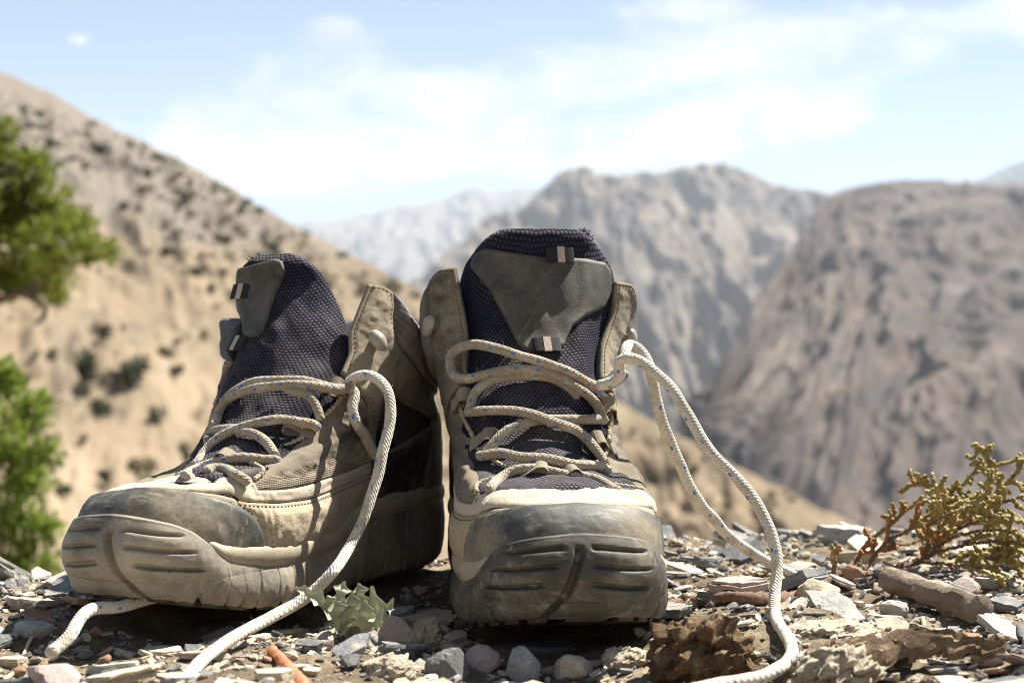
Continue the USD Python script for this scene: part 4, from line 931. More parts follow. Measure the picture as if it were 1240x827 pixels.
soil_mat = mat('soil', soil, [('geo.position', 'n1.vector'), ('geo.position', 'n2.vector'), ('geo.position', 'n3.vector'), ('n1.fac', 'r.fac'), ('n2.fac', 'r2.fac'), ('r.color', 'm.a'), ('r2.color', 'm.b'), ('m.result', 'p.base_color'), ('n2.fac', 'b.height'), ('n3.fac', 'b2.height'), ('b.normal', 'b2.normal'), ('b2.normal', 'p.normal')])
put('ground', (np.stack([GX, GY, GZ], -1).reshape(-1, 3), grid_faces(len(gy), len(gx))), soil_mat, smooth=True, kind='structure')
plainV = np.array([[-11900, -1400, -260], [11900, -1400, -260], [11900, 12400, -260], [-11900, 12400, -260.]])
put('valley_floor', (plainV, np.array([[0, 1, 2], [0, 2, 3]])), far_mat, smooth=False, uv=None, kind='structure')
# ---------------------------------------------------------------- the two boots
BR = Boot((0.036, 0.84, 0), 8.5, True)
BL = Boot((-0.207, 0.875, 0), -28, False, .006)
MR = boot_mats('_r', dict(cap=.58, low=.50, mesh=.55, navy=.30, flap=.18, tongue=.20, rand=.42, r1=(.042, .041, .033), r2=(.090, .082, .062)))
ML = boot_mats('_l', dict(cap=.62, low=.60, mesh=.78, navy=.42, flap=.34, tongue=.20, rand=.68, r1=(.10, .091, .073), r2=(.185, .167, .135)))
TABS = [(1, .006, .116, (.5, 1, .3)), (1, .037, .094, (.4, 1, .1)), (1, .075, .078, (.2, 1, .1)), (-1, .012, .111, (.5, 1, .3)), (-1, .040, .092, (.4, 1, .1)), (-1, .078, .077, (.2, 1, .1))]
bootR, LR, XR = build_boot(BR, last_table(.003, .019, .002), dict(seed=11, gape=1, lat_gape=.013, tabs=TABS, studs=[(1, -.037, .159, 1), (-1, -.036, .152, 1)],
    lat_drop=.008, tongue_shift=-0.008, tongue_top=.222, tongue_z=[.06, .075, .10, .125, .145, .16, .18, .194, .206, .214, .2195, .222], tongue_w=[40, 44, 46, 47, 48, 50.5, 53.5, 50.5, 42, 31, 16, 1], patch_sx=1.12, patch_dy=.001, patch_sz=1.0, fray=46, loop_top=(-.010, .2005), loop_low=(-.005, .1465), amp=1.0,
    label='worn hiking boot facing the camera, tall tongue with black leather patch'), MR)
bootL, LL, XL = build_boot(BL, last_table(-.010, .050, .011), dict(seed=5, gape=0, tabs=TABS[:3] + [(-1, .012, .076, (.5, 1, .3)), (-1, .040, .060, (.4, 1, .1)), (-1, .078, .052, (.2, 1, .1))], studs=[(1, -.025, .143, 1)], folded=True, lat_drop=.020, top_drop=.006,
    tongue_shift=-0.023, tongue_top=.200, tongue_z=[.06, .075, .10, .125, .145, .16, .175, .185, .192, .196, .199, .2], tongue_w=[38, 42, 44, 43, 42, 39, 35, 30, 23, 16, 7, 1], patch_sx=.66, patch_dy=-.015, patch_sz=.80, loop_top=(-.024, .1735), loop_low=(-.030, .141), amp=1.25, tongue_fold=1.5,
    label='worn hiking boot turned aside, dusty tan toe pointing left'), ML)

def boot_ray(B, L, pts, lift):
    """points a little above a boot's skin, met from the given directions; where a cord passes clear of it the depth runs on from its neighbours"""
    V = B.world(L.P[::3, ::3].reshape(-1, 3)); n0, n1 = L.P[::3, ::3].shape[:2]
    F = grid_faces(n0, n1); tri = V[F]
    e1 = tri[:, 1] - tri[:, 0]; e2 = tri[:, 2] - tri[:, 0]; o = np.array([0, 0, CAM_H]); s = o - tri[:, 0]; q = np.cross(s, e1)
    dep = []
    for p in pts:
        d = px(p[0], p[1], 1.0) - o
        h = np.cross(d, e2); a = (e1*h).sum(1); f = 1/np.where(np.abs(a) < 1e-14, 1e-14, a); u = f*(s*h).sum(1); v = f*(q @ d); tt = f*(e2*q).sum(1)
        ok = (u >= 0) & (v >= 0) & (u + v <= 1) & (tt > 0)
        dep.append(tt[ok].min() if ok.any() else np.nan)
    dep = np.array(dep); i = np.arange(len(dep)); g = ~np.isnan(dep)
    dep = np.interp(i, i[g], dep[g])
    lf = np.array([p[2] if len(p) > 2 else lift for p in pts])
    return np.array([px(p[0], p[1], d - l) for p, d, l in zip(pts, dep, lf)])
LACE_R = .0028
lace_new = rope('lace_cord', (.60, .555, .46), (.38, .32, .23), (.05, .16, .48), .55)
lace_old = rope('lace_cord_grimy', (.50, .44, .345), (.28, .225, .16), (.06, .17, .36), .95)
def lace_mesh(paths, rng, r=LACE_R):
    parts = []
    for P in paths:
        Q = spline(P, 0.0013); n = len(Q)
        s = np.linspace(0, 1, n)
        Q = Q + (meshkit.noise(np.column_stack([np.arange(n)*.09, np.full(n, rng.random()*50), np.zeros(n)]))[:, None] - .5)*0.0012
        rr = r*(1 + 0.10*(meshkit.noise(np.column_stack([np.arange(n)*.13, np.zeros(n), np.full(n, rng.random()*50)])) - .5))
        parts.append(tube(Q, rr, 14))
    return join(parts)
def fuzz(paths, rng, per_m, length, r=0.00009):
    """loose fibres standing off a worn cord"""
    parts = []
    for P in paths:
        Q = resample(spline(P, 0.002), 0.001)
        for _ in range(int(len(Q)*0.001*per_m)):
            c = Q[rng.integers(len(Q))]; d = rng.standard_normal(3); d /= np.linalg.norm(d)
            e = rng.standard_normal(3)*0.6 + d; e /= np.linalg.norm(e); l = length*(0.4 + rng.random())
            parts.append(tube(np.array([c + d*LACE_R*.85, c + d*(LACE_R + l*.5), c + d*(LACE_R + l*.7) + e*l*.5]), r, 3, caps=False)[:2])
    return join(parts) if parts else None
rngL = np.random.default_rng(77)
lace_right = [
    [(757, 452, .010), (750, 459, .011), (732, 467, .012), (703, 458, .013), (663, 441, .014), (623, 428, .014), (587, 419, .013), (562, 419, .012), (547, 429, .012), (545, 442, .012), (552, 457, .012), (568, 459, .010), (582, 455, .010), (616, 448, .010), (652, 449, .010), (681, 459, .010), (703, 471, .010), (721, 486, .009), (728, 501, .008), (732, 508, .006)],
    [(566, 500, .006), (569, 492, .009), (573, 479, .009), (588, 465, .0075), (616, 457, .006), (650, 455, .006), (680, 463, .005), (700, 480, .005)],
    [(566, 500, .007), (574, 499, .011), (605, 497, .012), (638, 500, .012), (667, 509, .012), (696, 521, .011), (716, 537, .010), (726, 549, .008), (733, 560, .006)],
    [(732, 508, .007), (722, 507, .010), (703, 508, .010), (680, 508, .007), (656, 508, .005), (632, 513, .008), (614, 521, .009), (600, 534, .009), (592, 544, .008), (584, 553, .006)],
    [(582, 551, .006), (590, 551, .010), (606, 549, .011), (628, 552, .011), (661, 556, .011), (695, 563, .011), (717, 564, .010), (730, 567, .008), (738, 571, .006)],
    [(592, 594, .005), (596, 588, .008), (606, 579, .009), (622, 570, .009), (640, 567, .009), (660, 569, .009), (687, 575, .009), (712, 578, .009), (733, 587, .008), (748, 594, .005)],
]
lace_right = [boot_ray(BR, LR, p, .01) for p in lace_right]
tailA = np.array([px(735, 461, .965), px(748, 449, .965), px(757, 430, .972), px(764, 417, .985), px(776, 424, .985), px(788, 447, .98), px(797, 490, .98), px(812, 535, .985), px(832, 580, .99), px(855, 618, 1.0), px(885, 650, 1.02), px(925, 677, 1.05), px(960, 695, 1.06), px(986, 711, 1.055)])
tailB = np.array([px(724, 467, .962), px(742, 462, .960), px(751, 452, .958), px(749, 440, .956), px(758, 434, .955), px(775, 437, .955), px(795, 452, .952), px(822, 483, .945), px(843, 520, .94), px(864, 552, .935), px(894, 582, .93), px(918, 612, .925), px(933, 645, .92), px(940, 685, .915), px(938, 722, .905), px(940, 748, .885), px(952, 768, .85), px(959, 787, .82), px(948, 806, .79), px(920, 819, .772), px(880, 827, .757), px(830, 838, .742)])
lace_left = [
    [(424, 466, .006), (414, 471, .010), (400, 470, .011), (375, 466, .012), (344, 467, .012), (317, 469, .012), (297, 473, .012), (281, 480, .012), (269, 491, .012), (263, 504, .013), (260, 517, .014)],
    [(412, 472, .007), (390, 468, .009), (366, 462, .010), (344, 461, .0115), (324, 461, .012), (305, 464, .0125), (288, 472, .013), (274, 484, .013), (266, 497, .013)],
    [(344, 466, .010), (356, 475, .010), (368, 477, .010), (379, 486, .009), (385, 498, .008), (388, 508, .006)],
    [(384, 517, .005), (378, 513, .009), (365, 511, .010), (346, 508, .011), (326, 509, .012), (303, 514, .012), (284, 520, .012), (268, 528, .012), (253, 541, .012), (243, 554, .013), (235, 566, .013)],
    [(254, 533, .012), (253, 527, .012), (262, 521, .012), (277, 519, .012), (292, 521, .010)],
    [(288, 524, .010), (298, 523, .010), (307, 525, .010), (319, 532, .009), (327, 541, .008), (333, 551, .006)],
    [(338, 558, .005), (332, 556, .009), (321, 556, .010), (301, 554, .011), (282, 555, .011), (260, 560, .012), (242, 566, .012), (225, 576, .012)],
    [(250, 571, .010), (262, 567, .010), (275, 569, .009), (288, 576, .008), (299, 585, .005)],
]
lace_left = [boot_ray(BL, LL, p, .01) for p in lace_left]
def skin(B, L, sg, xx, zz, off):
    i = np.argmin(np.abs(L.A[:, 0] - xx) + np.abs(L.A[:, 2] - zz) + 10*(L.A[:, 1]*sg < 0.004)); return B.world(L.A[i, :3] + L.A[i, 3:6]*off)
for k, (a, b, dd) in ((0, (268, 540, .03)), (1, (272, 512, .03)), (3, (242, 578, .028)), (6, (236, 586, .022))):      # on round the instep, out of sight
    e = lace_left[k][-1]; lace_left[k] = np.vstack([lace_left[k], px(a - 4, b - 8, e[1] + dd*.55), px(a, b, e[1] + dd)])
d0 = boot_ray(BL, LL, [(426, 462)], .008)[0][1]
tailL = np.array([px(420, 468, d0), px(428, 459, d0 - .004), px(440, 455, d0 - .008), px(455, 457, d0 - .012), px(467, 467, d0 - .016), px(473, 485, d0 - .020), px(472, 510, d0 - .024), px(465, 543, d0 - .030), px(457, 575, d0 - .035), px(448, 605, d0 - .040), px(437, 635, d0 - .045), px(422, 664, d0 - .052), px(403, 692, .905), px(378, 717, .90), px(340, 741, .885), px(297, 763, .853), px(257, 789, .812), px(228, 818, .770), px(210, 850, .728)])
loopL = boot_ray(BL, LL, [(424, 470, .008), (430, 478, .009), (426, 492, .008), (431, 510, .008), (441, 525, .007), (447, 540, .006), (452, 552, .004)], .008)
endL = np.array([px(190, 722, .892), px(165, 729, .880), px(140, 735, .866), px(115, 737, .852), px(101, 744, .842), px(92, 757, .832), px(85, 769, .822), px(74, 780, .815), px(62, 789, .806)])
for B, root, segs, tails, mt in ((BR, bootR, lace_right, [tailA, tailB], 'r'), (BL, bootL, lace_left, [tailL, loopL, endL], 'l')):
    rg = np.random.default_rng(3)
    inv = lambda V, B=B: B.local(V)*[1, -1.0 if B.mirror else 1.0, 1]
    for nm, ps, m_, rr in (('shoelace', segs, lace_old, LACE_R), ('shoelace_end', tails, lace_new, LACE_R*1.12)):
        V, F, uv = lace_mesh(ps, rg, rr)
        o = put(nm, (inv(V), F), m_, root, True, uv)
        fz = fuzz(ps, rg, 420 if nm == 'shoelace' else 160, .0035 if nm == 'shoelace' else .0022)
        put('loose_fibres', (inv(fz[0]), fz[1]), lace_old, o, kind='stuff')
# ---------------------------------------------------------------- stones, sticks and plants on the ledge
def ground_hit(a, b):
    d = np.linspace(.5, 1.9, 2800); P = np.array([(a - 620)/PXF*d, d, CAM_H + (413.5 - b)/PXF*d]).T
    below = P[:, 2] < ground_z(P[:, 0], P[:, 1]); i = np.argmax(below) if below.any() else len(d) - 1
    return P[i]
def stone_mat(name, c1, c2, dust, amt, rough=.8, bump=.0008, vein=None):
    n = {'geo': ('geometry', {}), 'sx': ('separate_xyz', {}), 'n1': ('noise_texture', {'scale': 45, 'detail': 8, 'roughness': .65}), 'n2': ('noise_texture', {'scale': 520, 'detail': 5, 'roughness': .7}), 'n4': ('noise_texture', {'scale': 90, 'detail': 7, 'roughness': .7}),
         'r': ('rgb_ramp', {'ramp': [(.3, c1), (.7, c2)]}), 'up': ('map_range', {'from_min': 0, 'from_max': 1, 'to_min': -.12, 'to_max': .16, 'clamp': True}), 's': ('math', {'math_type': 'add'}),
         'th': ('map_range', {'from_min': .80 - .5*amt, 'from_max': .98 - .5*amt, 'to_min': 0, 'to_max': .85, 'clamp': True}), 'm': ('mix_color', {'b': dust}), 'r2': ('rgb_ramp', {'ramp': [(.28, (.6,)*3), (.6, (1.08,)*3)]}), 'g': ('mix_color', {'blend_type': 'multiply', 'fac': .8}),
         'b': ('bump', {'distance': bump, 'strength': 1.0}), 'b2': ('bump', {'distance': bump*2.5, 'strength': .7}), 'p': ('principled_bsdf', {'roughness': rough, 'specular_ior_level': .35})}
    return mat(name, n, [('geo.position', 'n1.vector'), ('geo.position', 'n2.vector'), ('geo.position', 'n4.vector'), ('geo.normal', 'sx.vector'), ('sx.z', 'up.value'), ('n1.fac', 'r.fac'), ('n4.fac', 's.value1'), ('up.result', 's.value2'), ('s.value', 'th.value'), ('r.color', 'm.a'), ('th.result', 'm.fac'),
                         ('m.result', 'g.a'), ('n2.fac', 'r2.fac'), ('r2.color', 'g.b'), ('g.result', 'p.base_color'), ('n2.fac', 'b.height'), ('n4.fac', 'b2.height'), ('b2.normal', 'b.normal'), ('b.normal', 'p.normal')])
DST = (.45, .36, .245)
STONE = {'blue-grey': stone_mat('slate_blue', (.125, .130, .135), (.22, .222, .222), DST, .35, .6), 'dark grey': stone_mat('slate_dark', (.070, .072, .075), (.15, .148, .14), DST, .28, .6), 'pale grey': stone_mat('slate_pale', (.27, .265, .25), (.40, .385, .35), (.56, .50, .40), .5),
         'dusty tan': stone_mat('stone_tan', (.36, .29, .20), (.50, .42, .30), (.58, .50, .37), .6), 'rusty brown': stone_mat('stone_rust', (.20, .11, .065), (.34, .20, .12), DST, .3), 'pinkish': stone_mat('stone_pink', (.32, .255, .23), (.42, .34, .30), DST, .4)}
clod_mat = stone_mat('earth_clod', (.12, .070, .034), (.25, .158, .08), (.44, .32, .185), .38, .95, .0022)
pale_earth = stone_mat('pale_earth', (.42, .345, .235), (.54, .46, .335), (.60, .52, .40), .6, .95, .0018)
def slate(rng, w, dpt, th, layers=None, nv=None):
    """a split flake: layers of an angular outline, each a little different, with chipped edges"""
    layers = layers or int(rng.integers(2, 5)); nc = nv or int(rng.integers(5, 8))
    a = np.sort((np.arange(nc) + rng.uniform(-.32, .32, nc))/nc*2*np.pi); r = rng.uniform(.72, 1.08, nc)
    C = np.column_stack([np.cos(a)*r, np.sin(a)*r])
    pts = []
    for p, q in zip(C, np.roll(C, -1, 0)):
        for t in (0, .36, .7): pts.append(p + (q - p)*(t + (rng.uniform(-.08, .08) if t else 0)))
    O = np.array(pts); m = len(O)
    V, F = [], []; z = 0; n = 0
    dirn = rng.uniform(0, 6.28); tilt = rng.uniform(-.25, .25, 2)
    for k in range(layers):
        t = (th/layers)*rng.uniform(.6, 1.4)
        s = 1 - .10*rng.random() - .05*abs(k - layers/2)
        sh = np.array([np.cos(dirn), np.sin(dirn)])*.05*k*rng.random()
        o = (O + rng.normal(0, .028, O.shape))*s + sh
        o2 = (o + rng.normal(0, .012, O.shape))*rng.uniform(.95, 1.0)
        for oo, zz in ((o, z), (o2, z + t)):
            P = np.column_stack([oo*[w/2, dpt/2], np.full(m, zz)])
            P[:, 2] += (oo @ tilt)*th*.35*(k/layers) + rng.normal(0, th*.03, m); V.append(P)
        V.append(np.array([[sh[0]*w/2, sh[1]*dpt/2, z + t + rng.normal(0, th*.05)], [0, 0, z]]))
        i = np.arange(m); j = (i + 1) % m
        F += [np.stack([n + i, n + j, n + m + j], 1), np.stack([n + i, n + m + j, n + m + i], 1), np.stack([n + m + i, n + m + j, np.full(m, n + 2*m)], 1), np.stack([n + j, n + i, np.full(m, n + 2*m + 1)], 1)]
        n += 2*m + 2; z += t*.97
    return np.vstack(V), np.vstack(F)
def lump(rng, w, dpt, h, rough=.35, sub=3, angular=.5, freq=2.2):
    m = trimesh.creation.icosphere(sub); V = np.array(m.vertices); s = rng.random(3)*60
    f = fbm(V*freq*.5 + s, 1.0, 5) - .5
    cell = (np.round(fbm(V*.9 + s + 9, 1.0, 2)*7)/7 - .5)*.3
    V = V*(1 + rough*2*f + angular*cell)[:, None]
    for _ in range(int(6*angular)):                       # flat broken faces
        d = rng.standard_normal(3); d /= np.linalg.norm(d); o = rng.uniform(.5, .85); q = V @ d
        V = V - np.maximum(q - o, 0)[:, None]*d*.9
    return V*[w/2, dpt/2, h/2], np.array(m.faces)
def turn(V, yaw, tx=0, ty_=0):
    c, s = math.cos(yaw), math.sin(yaw); R = np.array([[c, -s, 0], [s, c, 0], [0, 0, 1]])
    cx, sx_, cy, sy = math.cos(tx), math.sin(tx), math.cos(ty_), math.sin(ty_)
    R = np.array([[1, 0, 0], [0, cx, -sx_], [0, sx_, cx]]) @ np.array([[cy, 0, sy], [0, 1, 0], [-sy, 0, cy]]) @ R
    return V @ R.T
rs = np.random.default_rng(2024)
taken = [(p[0], p[1], .011) for T_ in (tailA, tailB, tailL, endL) for p in resample(T_, .006) if p[2] < .05]
def in_boot(x, y, grow=0.0):
    for B in (BR, BL):
        q = B.local(np.array([x, y, 0.0]))
        if abs(q[0]) < .150 + grow and abs(q[1]) < .052 + grow: return True
    return False
# stones that stand out, each with its place in the photograph: x, y of its foot, width and height in the picture's pixels
heroes = [
    (1034, 660, 108, 40, 'slate', 'pale grey', .8, 'pale grey slate slab lying at the ledge edge left of the dry juniper sprig', -.05, .05, .2),
    (897, 722, 84, 34, 'slate', 'pinkish', .6, 'pale slate wedge with a shadowed front beside the loose lace', .10, .0, .1),
    (856, 828, 116, 74, 'clod', 'clod', .7, 'large dark brown clod of earth in front of the upright boot', 0, 0, 0),
    (1018, 842, 104, 50, 'clod', 'pale', .8, 'tan crumbly block of earth at the bottom beside the lace bend', 0, 0, 0),
    (1010, 772, 112, 26, 'flatclod', 'pale', .8, 'pale crusted patch of earth between lace and grey stick', 0, 0, 0),
    (1010, 700, 70, 18, 'slate', 'dark grey', .8, 'dark split slate under the base of the juniper sprig', -.06, .05, .4),
    (1165, 730, 52, 34, 'lump', 'pinkish', .8, 'pinkish rounded stone just behind the grey stick', 0, 0, 0),
    (1210, 712, 60, 20, 'slate', 'pale grey', .8, 'whitish stone under the lower juniper twigs at right', 0, 0, 0),
    (1222, 742, 64, 40, 'slate', 'dark grey', .7, 'dark grey angular stone at the right border', .15, .2, .7),
    (1150, 818, 70, 26, 'slate', 'blue-grey', .8, 'blue-grey flat slate below the peeling bark strip', -.10, -.08, .3),
    (1205, 805, 74, 26, 'slate', 'dusty tan', .8, 'tan layered flake right of the bark strip', -.10, .12, .9),
    (1085, 748, 40, 24, 'lump', 'pale grey', .7, 'small grey white pebble below the middle of the stick', 0, 0, 0),
    (1042, 770, 40, 12, 'slate', 'pale grey', .8, 'thin white flake on the crusted earth', .0, .1, .1),
    (580, 812, 50, 34, 'lump', 'pinkish', .8, 'mottled pinkish cobble in front of the upright boot toe', 0, 0, 0),
    (632, 824, 62, 40, 'lump', 'pale grey', .8, 'smooth pale grey cobble, middle of the row under the upright boot', 0, 0, 0),
    (692, 826, 56, 34, 'lump', 'dusty tan', .8, 'cream cobble right of the smooth grey one', 0, 0, 0),
    (540, 826, 60, 40, 'lump', 'dark grey', .8, 'dull grey blocky stone between the thistle and the cobbles', 0, 0, 0),
    (655, 790, 96, 18, 'slate', 'dark grey', .8, 'dark slate plate in the shadow under the upright boot', .0, .05, .2),
    (30, 738, 76, 22, 'slate', 'pinkish', .9, 'brownish slate slab at the left border below the shrub', -.12, .12, .2),
    (68, 728, 52, 26, 'slate', 'blue-grey', .9, 'grey slate chip with a sharp corner by the dusty toe', .15, -.1, .8),
    (32, 772, 52, 30, 'slate', 'pale grey', .9, 'white topped stone left of the dark lace end', .10, .10, .5),
    (12, 808, 46, 22, 'slate', 'dusty tan', .9, 'pale earthy slab at the left border', 0, 0, 0),
    (42, 830, 80, 26, 'slate', 'blue-grey', .9, 'blue-grey slate at the bottom left corner', -.10, .0, .3),
    (125, 822, 90, 26, 'slate', 'pale grey', .9, 'light grey slate with a rusty stain near the bottom left', -.12, -.1, .5),
    (195, 792, 62, 20, 'slate', 'dusty tan', .8, 'cream stone at the edge of the dusty boot shadow', 0, 0, 0),
    (262, 778, 60, 26, 'slate', 'pinkish', .8, 'brown peaked slate flake left of the long lace', .2, -.25, .5),
    (232, 790, 34, 24, 'slate', 'dark grey', .7, 'dark pointed chip next to the brown peaked flake', .4, .3, .2),
    (215, 826, 60, 22, 'slate', 'pale grey', .8, 'pale flat stone left of the long lace end', 0, 0, 0),
    (330, 826, 62, 26, 'slate', 'dusty tan', .8, 'cream slab beside the red twig', 0, 0, 0),
    (372, 790, 44, 26, 'slate', 'dark grey', .8, 'dark slate chip between lace and thistle', .2, .1, .5),
    (470, 822, 76, 36, 'flatclod', 'pale', .8, 'pale crumbly earth mound below the thistle', 0, 0, 0),
    (512, 786, 30, 34, 'clod', 'pale', .8, 'upright crumbly dirt lump right of the thistle', 0, 0, 0),
    (478, 742, 40, 16, 'slate', 'pale grey', .8, 'light slate chip behind the thistle at the shadow edge', .1, .0, .4),
    (820, 700, 56, 14, 'slate', 'blue-grey', .9, 'blue-grey flat chip right of the upright boot toe', -.06, .05, .3),
    (850, 682, 70, 14, 'slate', 'blue-grey', .9, 'thin bluish slate plate behind the first lace strand', -.05, .0, .6),
    (935, 668, 60, 12, 'slate', 'dark grey', .9, 'flat dark chip at the ledge edge under the lace crossing', -.04, .0, .1),
    (1170, 785, 110, 16, 'slate', 'rusty brown', .9, 'rusty flake pile right of the bark strip', .05, .0, .2),
    (830, 735, 46, 26, 'flatclod', 'pale', .9, 'pale crust of earth touching the upright boot sole', 0, 0, 0),
    (760, 806, 60, 30, 'flatclod', 'pale', .9, 'yellowish crumbs of earth in front of the brown clod', 0, 0, 0),
    (900, 800, 50, 22, 'slate', 'dusty tan', .8, 'pale stone tucked inside the lace bend', 0, 0, 0),
]
for (a, b, w, h, kind, tone, asp, lab, tx, ty2, yaw) in heroes:
    g = ground_hit(a, min(b, 900))
    if g[1] > edge_y(g[0]) - .05: g[1] = edge_y(g[0]) - .05; g[0] = (a - 620)/PXF*g[1]; g[2] = float(ground_z(g[0], g[1]))
    d = g[1]; W = w*d/PXF; Hh = h*d/PXF
    if kind == 'slate': V, F = slate(rs, W, W*asp, max(Hh*.62, .004), layers=4); V = turn(V, yaw + rs.normal()*.2, tx, ty2)
    elif kind == 'lump': V, F = lump(rs, W, W*asp, Hh*1.25, .22, 4, 1.1); V = turn(V, rs.uniform(0, 6)) + [0, 0, Hh*.42]
    elif kind == 'clod': V, F = lump(rs, W, W*asp, Hh*1.15, .75, 5, .0, 5.0); V = V + [0, 0, Hh*.45]; V = V*1.0 + (fbm(V + a, 200, 4)[:, None] - .5)*.011
    else: V, F = lump(rs, W, W*asp, Hh*1.1, .5, 5, .1, 4.5); V = V + [0, 0, Hh*.2]; V = V + (fbm(V + a, 300, 3)[:, None] - .5)*.005
    V = V + [g[0], g[1] + W*asp*.35, g[2] - .002]
    o = put('clod' if 'clod' in kind else 'stone' if kind == 'lump' else 'slate_flake', (V, F), clod_mat if tone == 'clod' else pale_earth if tone == 'pale' else STONE[tone], smooth=True if kind in ('clod', 'flatclod') else 22)
    tag(o, lab, 'dirt clod' if 'clod' in kind else 'stone'); taken.append((g[0], g[1] + W*asp*.35, W*.42))
def where(x, y):
    q = to_px(np.array([x, y, 0.0]))
    if q[0] < 150: return 'on the ledge left of the dusty toe'
    if q[0] < 400: return 'in front of the dusty boot' if q[1] > 735 else 'beside the dusty boot'
    if q[0] < 545: return 'around the thistle'
    if q[0] < 815: return 'in front of the upright boot' if q[1] > 745 else 'beside the upright boot'
    if q[0] < 990: return 'around the loose lace' if q[1] > 690 else 'at the edge behind the lace'
    return 'around the grey stick' if q[1] > 700 else 'under the dry juniper sprig'
tones = ['blue-grey', 'dark grey', 'pale grey', 'dusty tan', 'rusty brown', 'pinkish']; wts = [.20, .24, .20, .24, .04, .08]
count = 0; chips = []
while count < 250:
    y = rs.uniform(.70, 1.36); x = rs.uniform(-.31, .31)*y
    if y > edge_y(x) + .02: continue
    w = .013 + .034*rs.random()**1.9
    if in_boot(x, y, -.004) or any((x - t_[0])**2 + (y - t_[1])**2 < (t_[2] + w*.30)**2 for t_ in taken): continue
    tone = tones[rs.choice(6, p=wts)]; fl = rs.random() < (.93 if tone in ('blue-grey', 'dark grey', 'pale grey') else .90)
    if fl: V, F = slate(rs, w*1.25, w*rs.uniform(.55, .95), w*rs.uniform(.07, .18)); V = turn(V, rs.uniform(0, 6.3), rs.normal()*.22, rs.normal()*.22)
    else: V, F = lump(rs, w, w*rs.uniform(.55, .95), w*rs.uniform(.4, .7), .30, 3, 2.2); V = turn(V, rs.uniform(0, 6.3), rs.normal()*.3) + [0, 0, w*.14]
    V = V + [x, y, float(ground_z(x, y)) + .0005]
    o = put('slate_chip' if fl else 'stone_chip', (V, F), STONE[tone], smooth=False if fl else 18)
    ext = np.ptp(V, axis=0); size = 'tiny' if w < .0155 else 'small' if w < .022 else 'mid-sized' if w < .030 else 'large'; shape = ('broad ' if ext[0] > 1.5*ext[1] else 'narrow deep ' if ext[1] > 1.25*ext[0] else '') + ('tilted ' if ext[2] > .42*w else '')
    lab = f"{size} {tone} {shape}{'slate chip' if fl else 'chunky stone'} {where(x, y)}".replace('narrow deep tilted', 'tilted narrow')
    chips.append((o, lab, to_px(np.array([x, y, 0.0]))[0])); taken.append((x, y, w*.40)); count += 1
single_out(chips, 'stone', 'loose stones lying on the ledge')
# gravel: what is too small and too many to count
gi = UsdGeom.PointInstancer.Define(stage, '/World/gravel'); tag(gi, 'small slate splinters and grit covering the ledge', 'gravel', kind='stuff')
prs = []
for k in range(30):
    tone = tones[rs.choice(6, p=wts)]
    if rs.random() < .82: V, F = slate(rs, 1, rs.uniform(.5, .9), rs.uniform(.10, .22), layers=2, nv=5); sm = False
    else: V, F = lump(rs, .9, rs.uniform(.55, .9), rs.uniform(.4, .65), .3, 1 if k % 2 else 2, 1.4); V = V + [0, 0, .15]; sm = 30
    pm = usdkit.mesh(stage, f'/World/gravel/grit_{k + 1:03d}', (V, F), STONE[tone] if k % 5 else pale_earth, smooth=sm); prs.append(pm.GetPath())
pos, sc, qs, ix = [], [], [], []
while len(pos) < 26000:
    y = rs.uniform(.55, 1.42); x = rs.uniform(-.62, .62)
    if y > edge_y(x) + .10 or in_boot(x, y, -.012): continue
    s = .0020 + .0105*rs.random()**3.0
    pos.append((x, y, float(0))); sc.append((s*rs.uniform(.8, 1.3), s, s)); ix.append(int(rs.integers(0, 30)))
    a = trimesh.transformations.quaternion_from_euler(rs.normal()*.35, rs.normal()*.35, rs.uniform(0, 6.28)); qs.append(a)
pos = np.array(pos); pos[:, 2] = ground_z(pos[:, 0], pos[:, 1])
gi.CreatePrototypesRel().SetTargets(prs); gi.CreateProtoIndicesAttr(Vt.IntArray(ix)); gi.CreatePositionsAttr(Vt.Vec3fArray.FromNumpy(pos.astype(np.float32))); gi.CreateScalesAttr(Vt.Vec3fArray.FromNumpy(np.array(sc, np.float32)))
gi.CreateOrientationsAttr(Vt.QuathArray([Gf.Quath(float(q[0]), float(q[1]), float(q[2]), float(q[3])) for q in qs]))
# ---- sticks and twigs
def on_ground(pts, r): return [ground_hit(a, b) + [0, 0, r] for a, b in pts]
g0, g1 = ground_hit(1075, 722), ground_hit(1188, 757)
Q = resample(np.array([g0 + [0, 0, .010], (g0 + g1)/2 + [0, 0, .0098], g1 + [0, 0, .009]]), .0012); n_ = len(Q)
V, F, _ = tube(Q, (.0078 + .0012*(meshkit.noise(np.column_stack([np.arange(n_)*.12, np.zeros(n_), np.zeros(n_)])) - .5)), 44); ax_ = (g1 - g0)/np.linalg.norm(g1 - g0); al = (V - g0) @ ax_; V = V + (fbm(V - ax_*al[:, None]*.86, 420, 4)[:, None] - .5)*.0036 + (fbm(V, 90, 3)[:, None] - .5)*.003
stick_mat = stone_mat('dead_wood', (.13, .098, .072), (.27, .21, .155), (.45, .38, .28), .35, .9, .001)
tag(put('dead_stick', (V, F), stick_mat), 'thick grey brown dead stick lying on the stones at right', 'stick')
def twig(name, pts, r0, r1, m, lab, cat='twig'):
    Q = spline(np.array(on_ground(pts, r0)), .0015); n_ = len(Q)
    V, F, _ = tube(Q, np.linspace(r0, r1, n_)*(1 + .35*(meshkit.noise(np.column_stack([np.arange(n_)*.3, np.zeros(n_), np.full(n_, r0*9e3)])) - .5)), 9)
    V = V + (fbm(V, 400, 3)[:, None] - .5)*r0*.7
    return tag(put(name, (V, F), m), lab, cat)
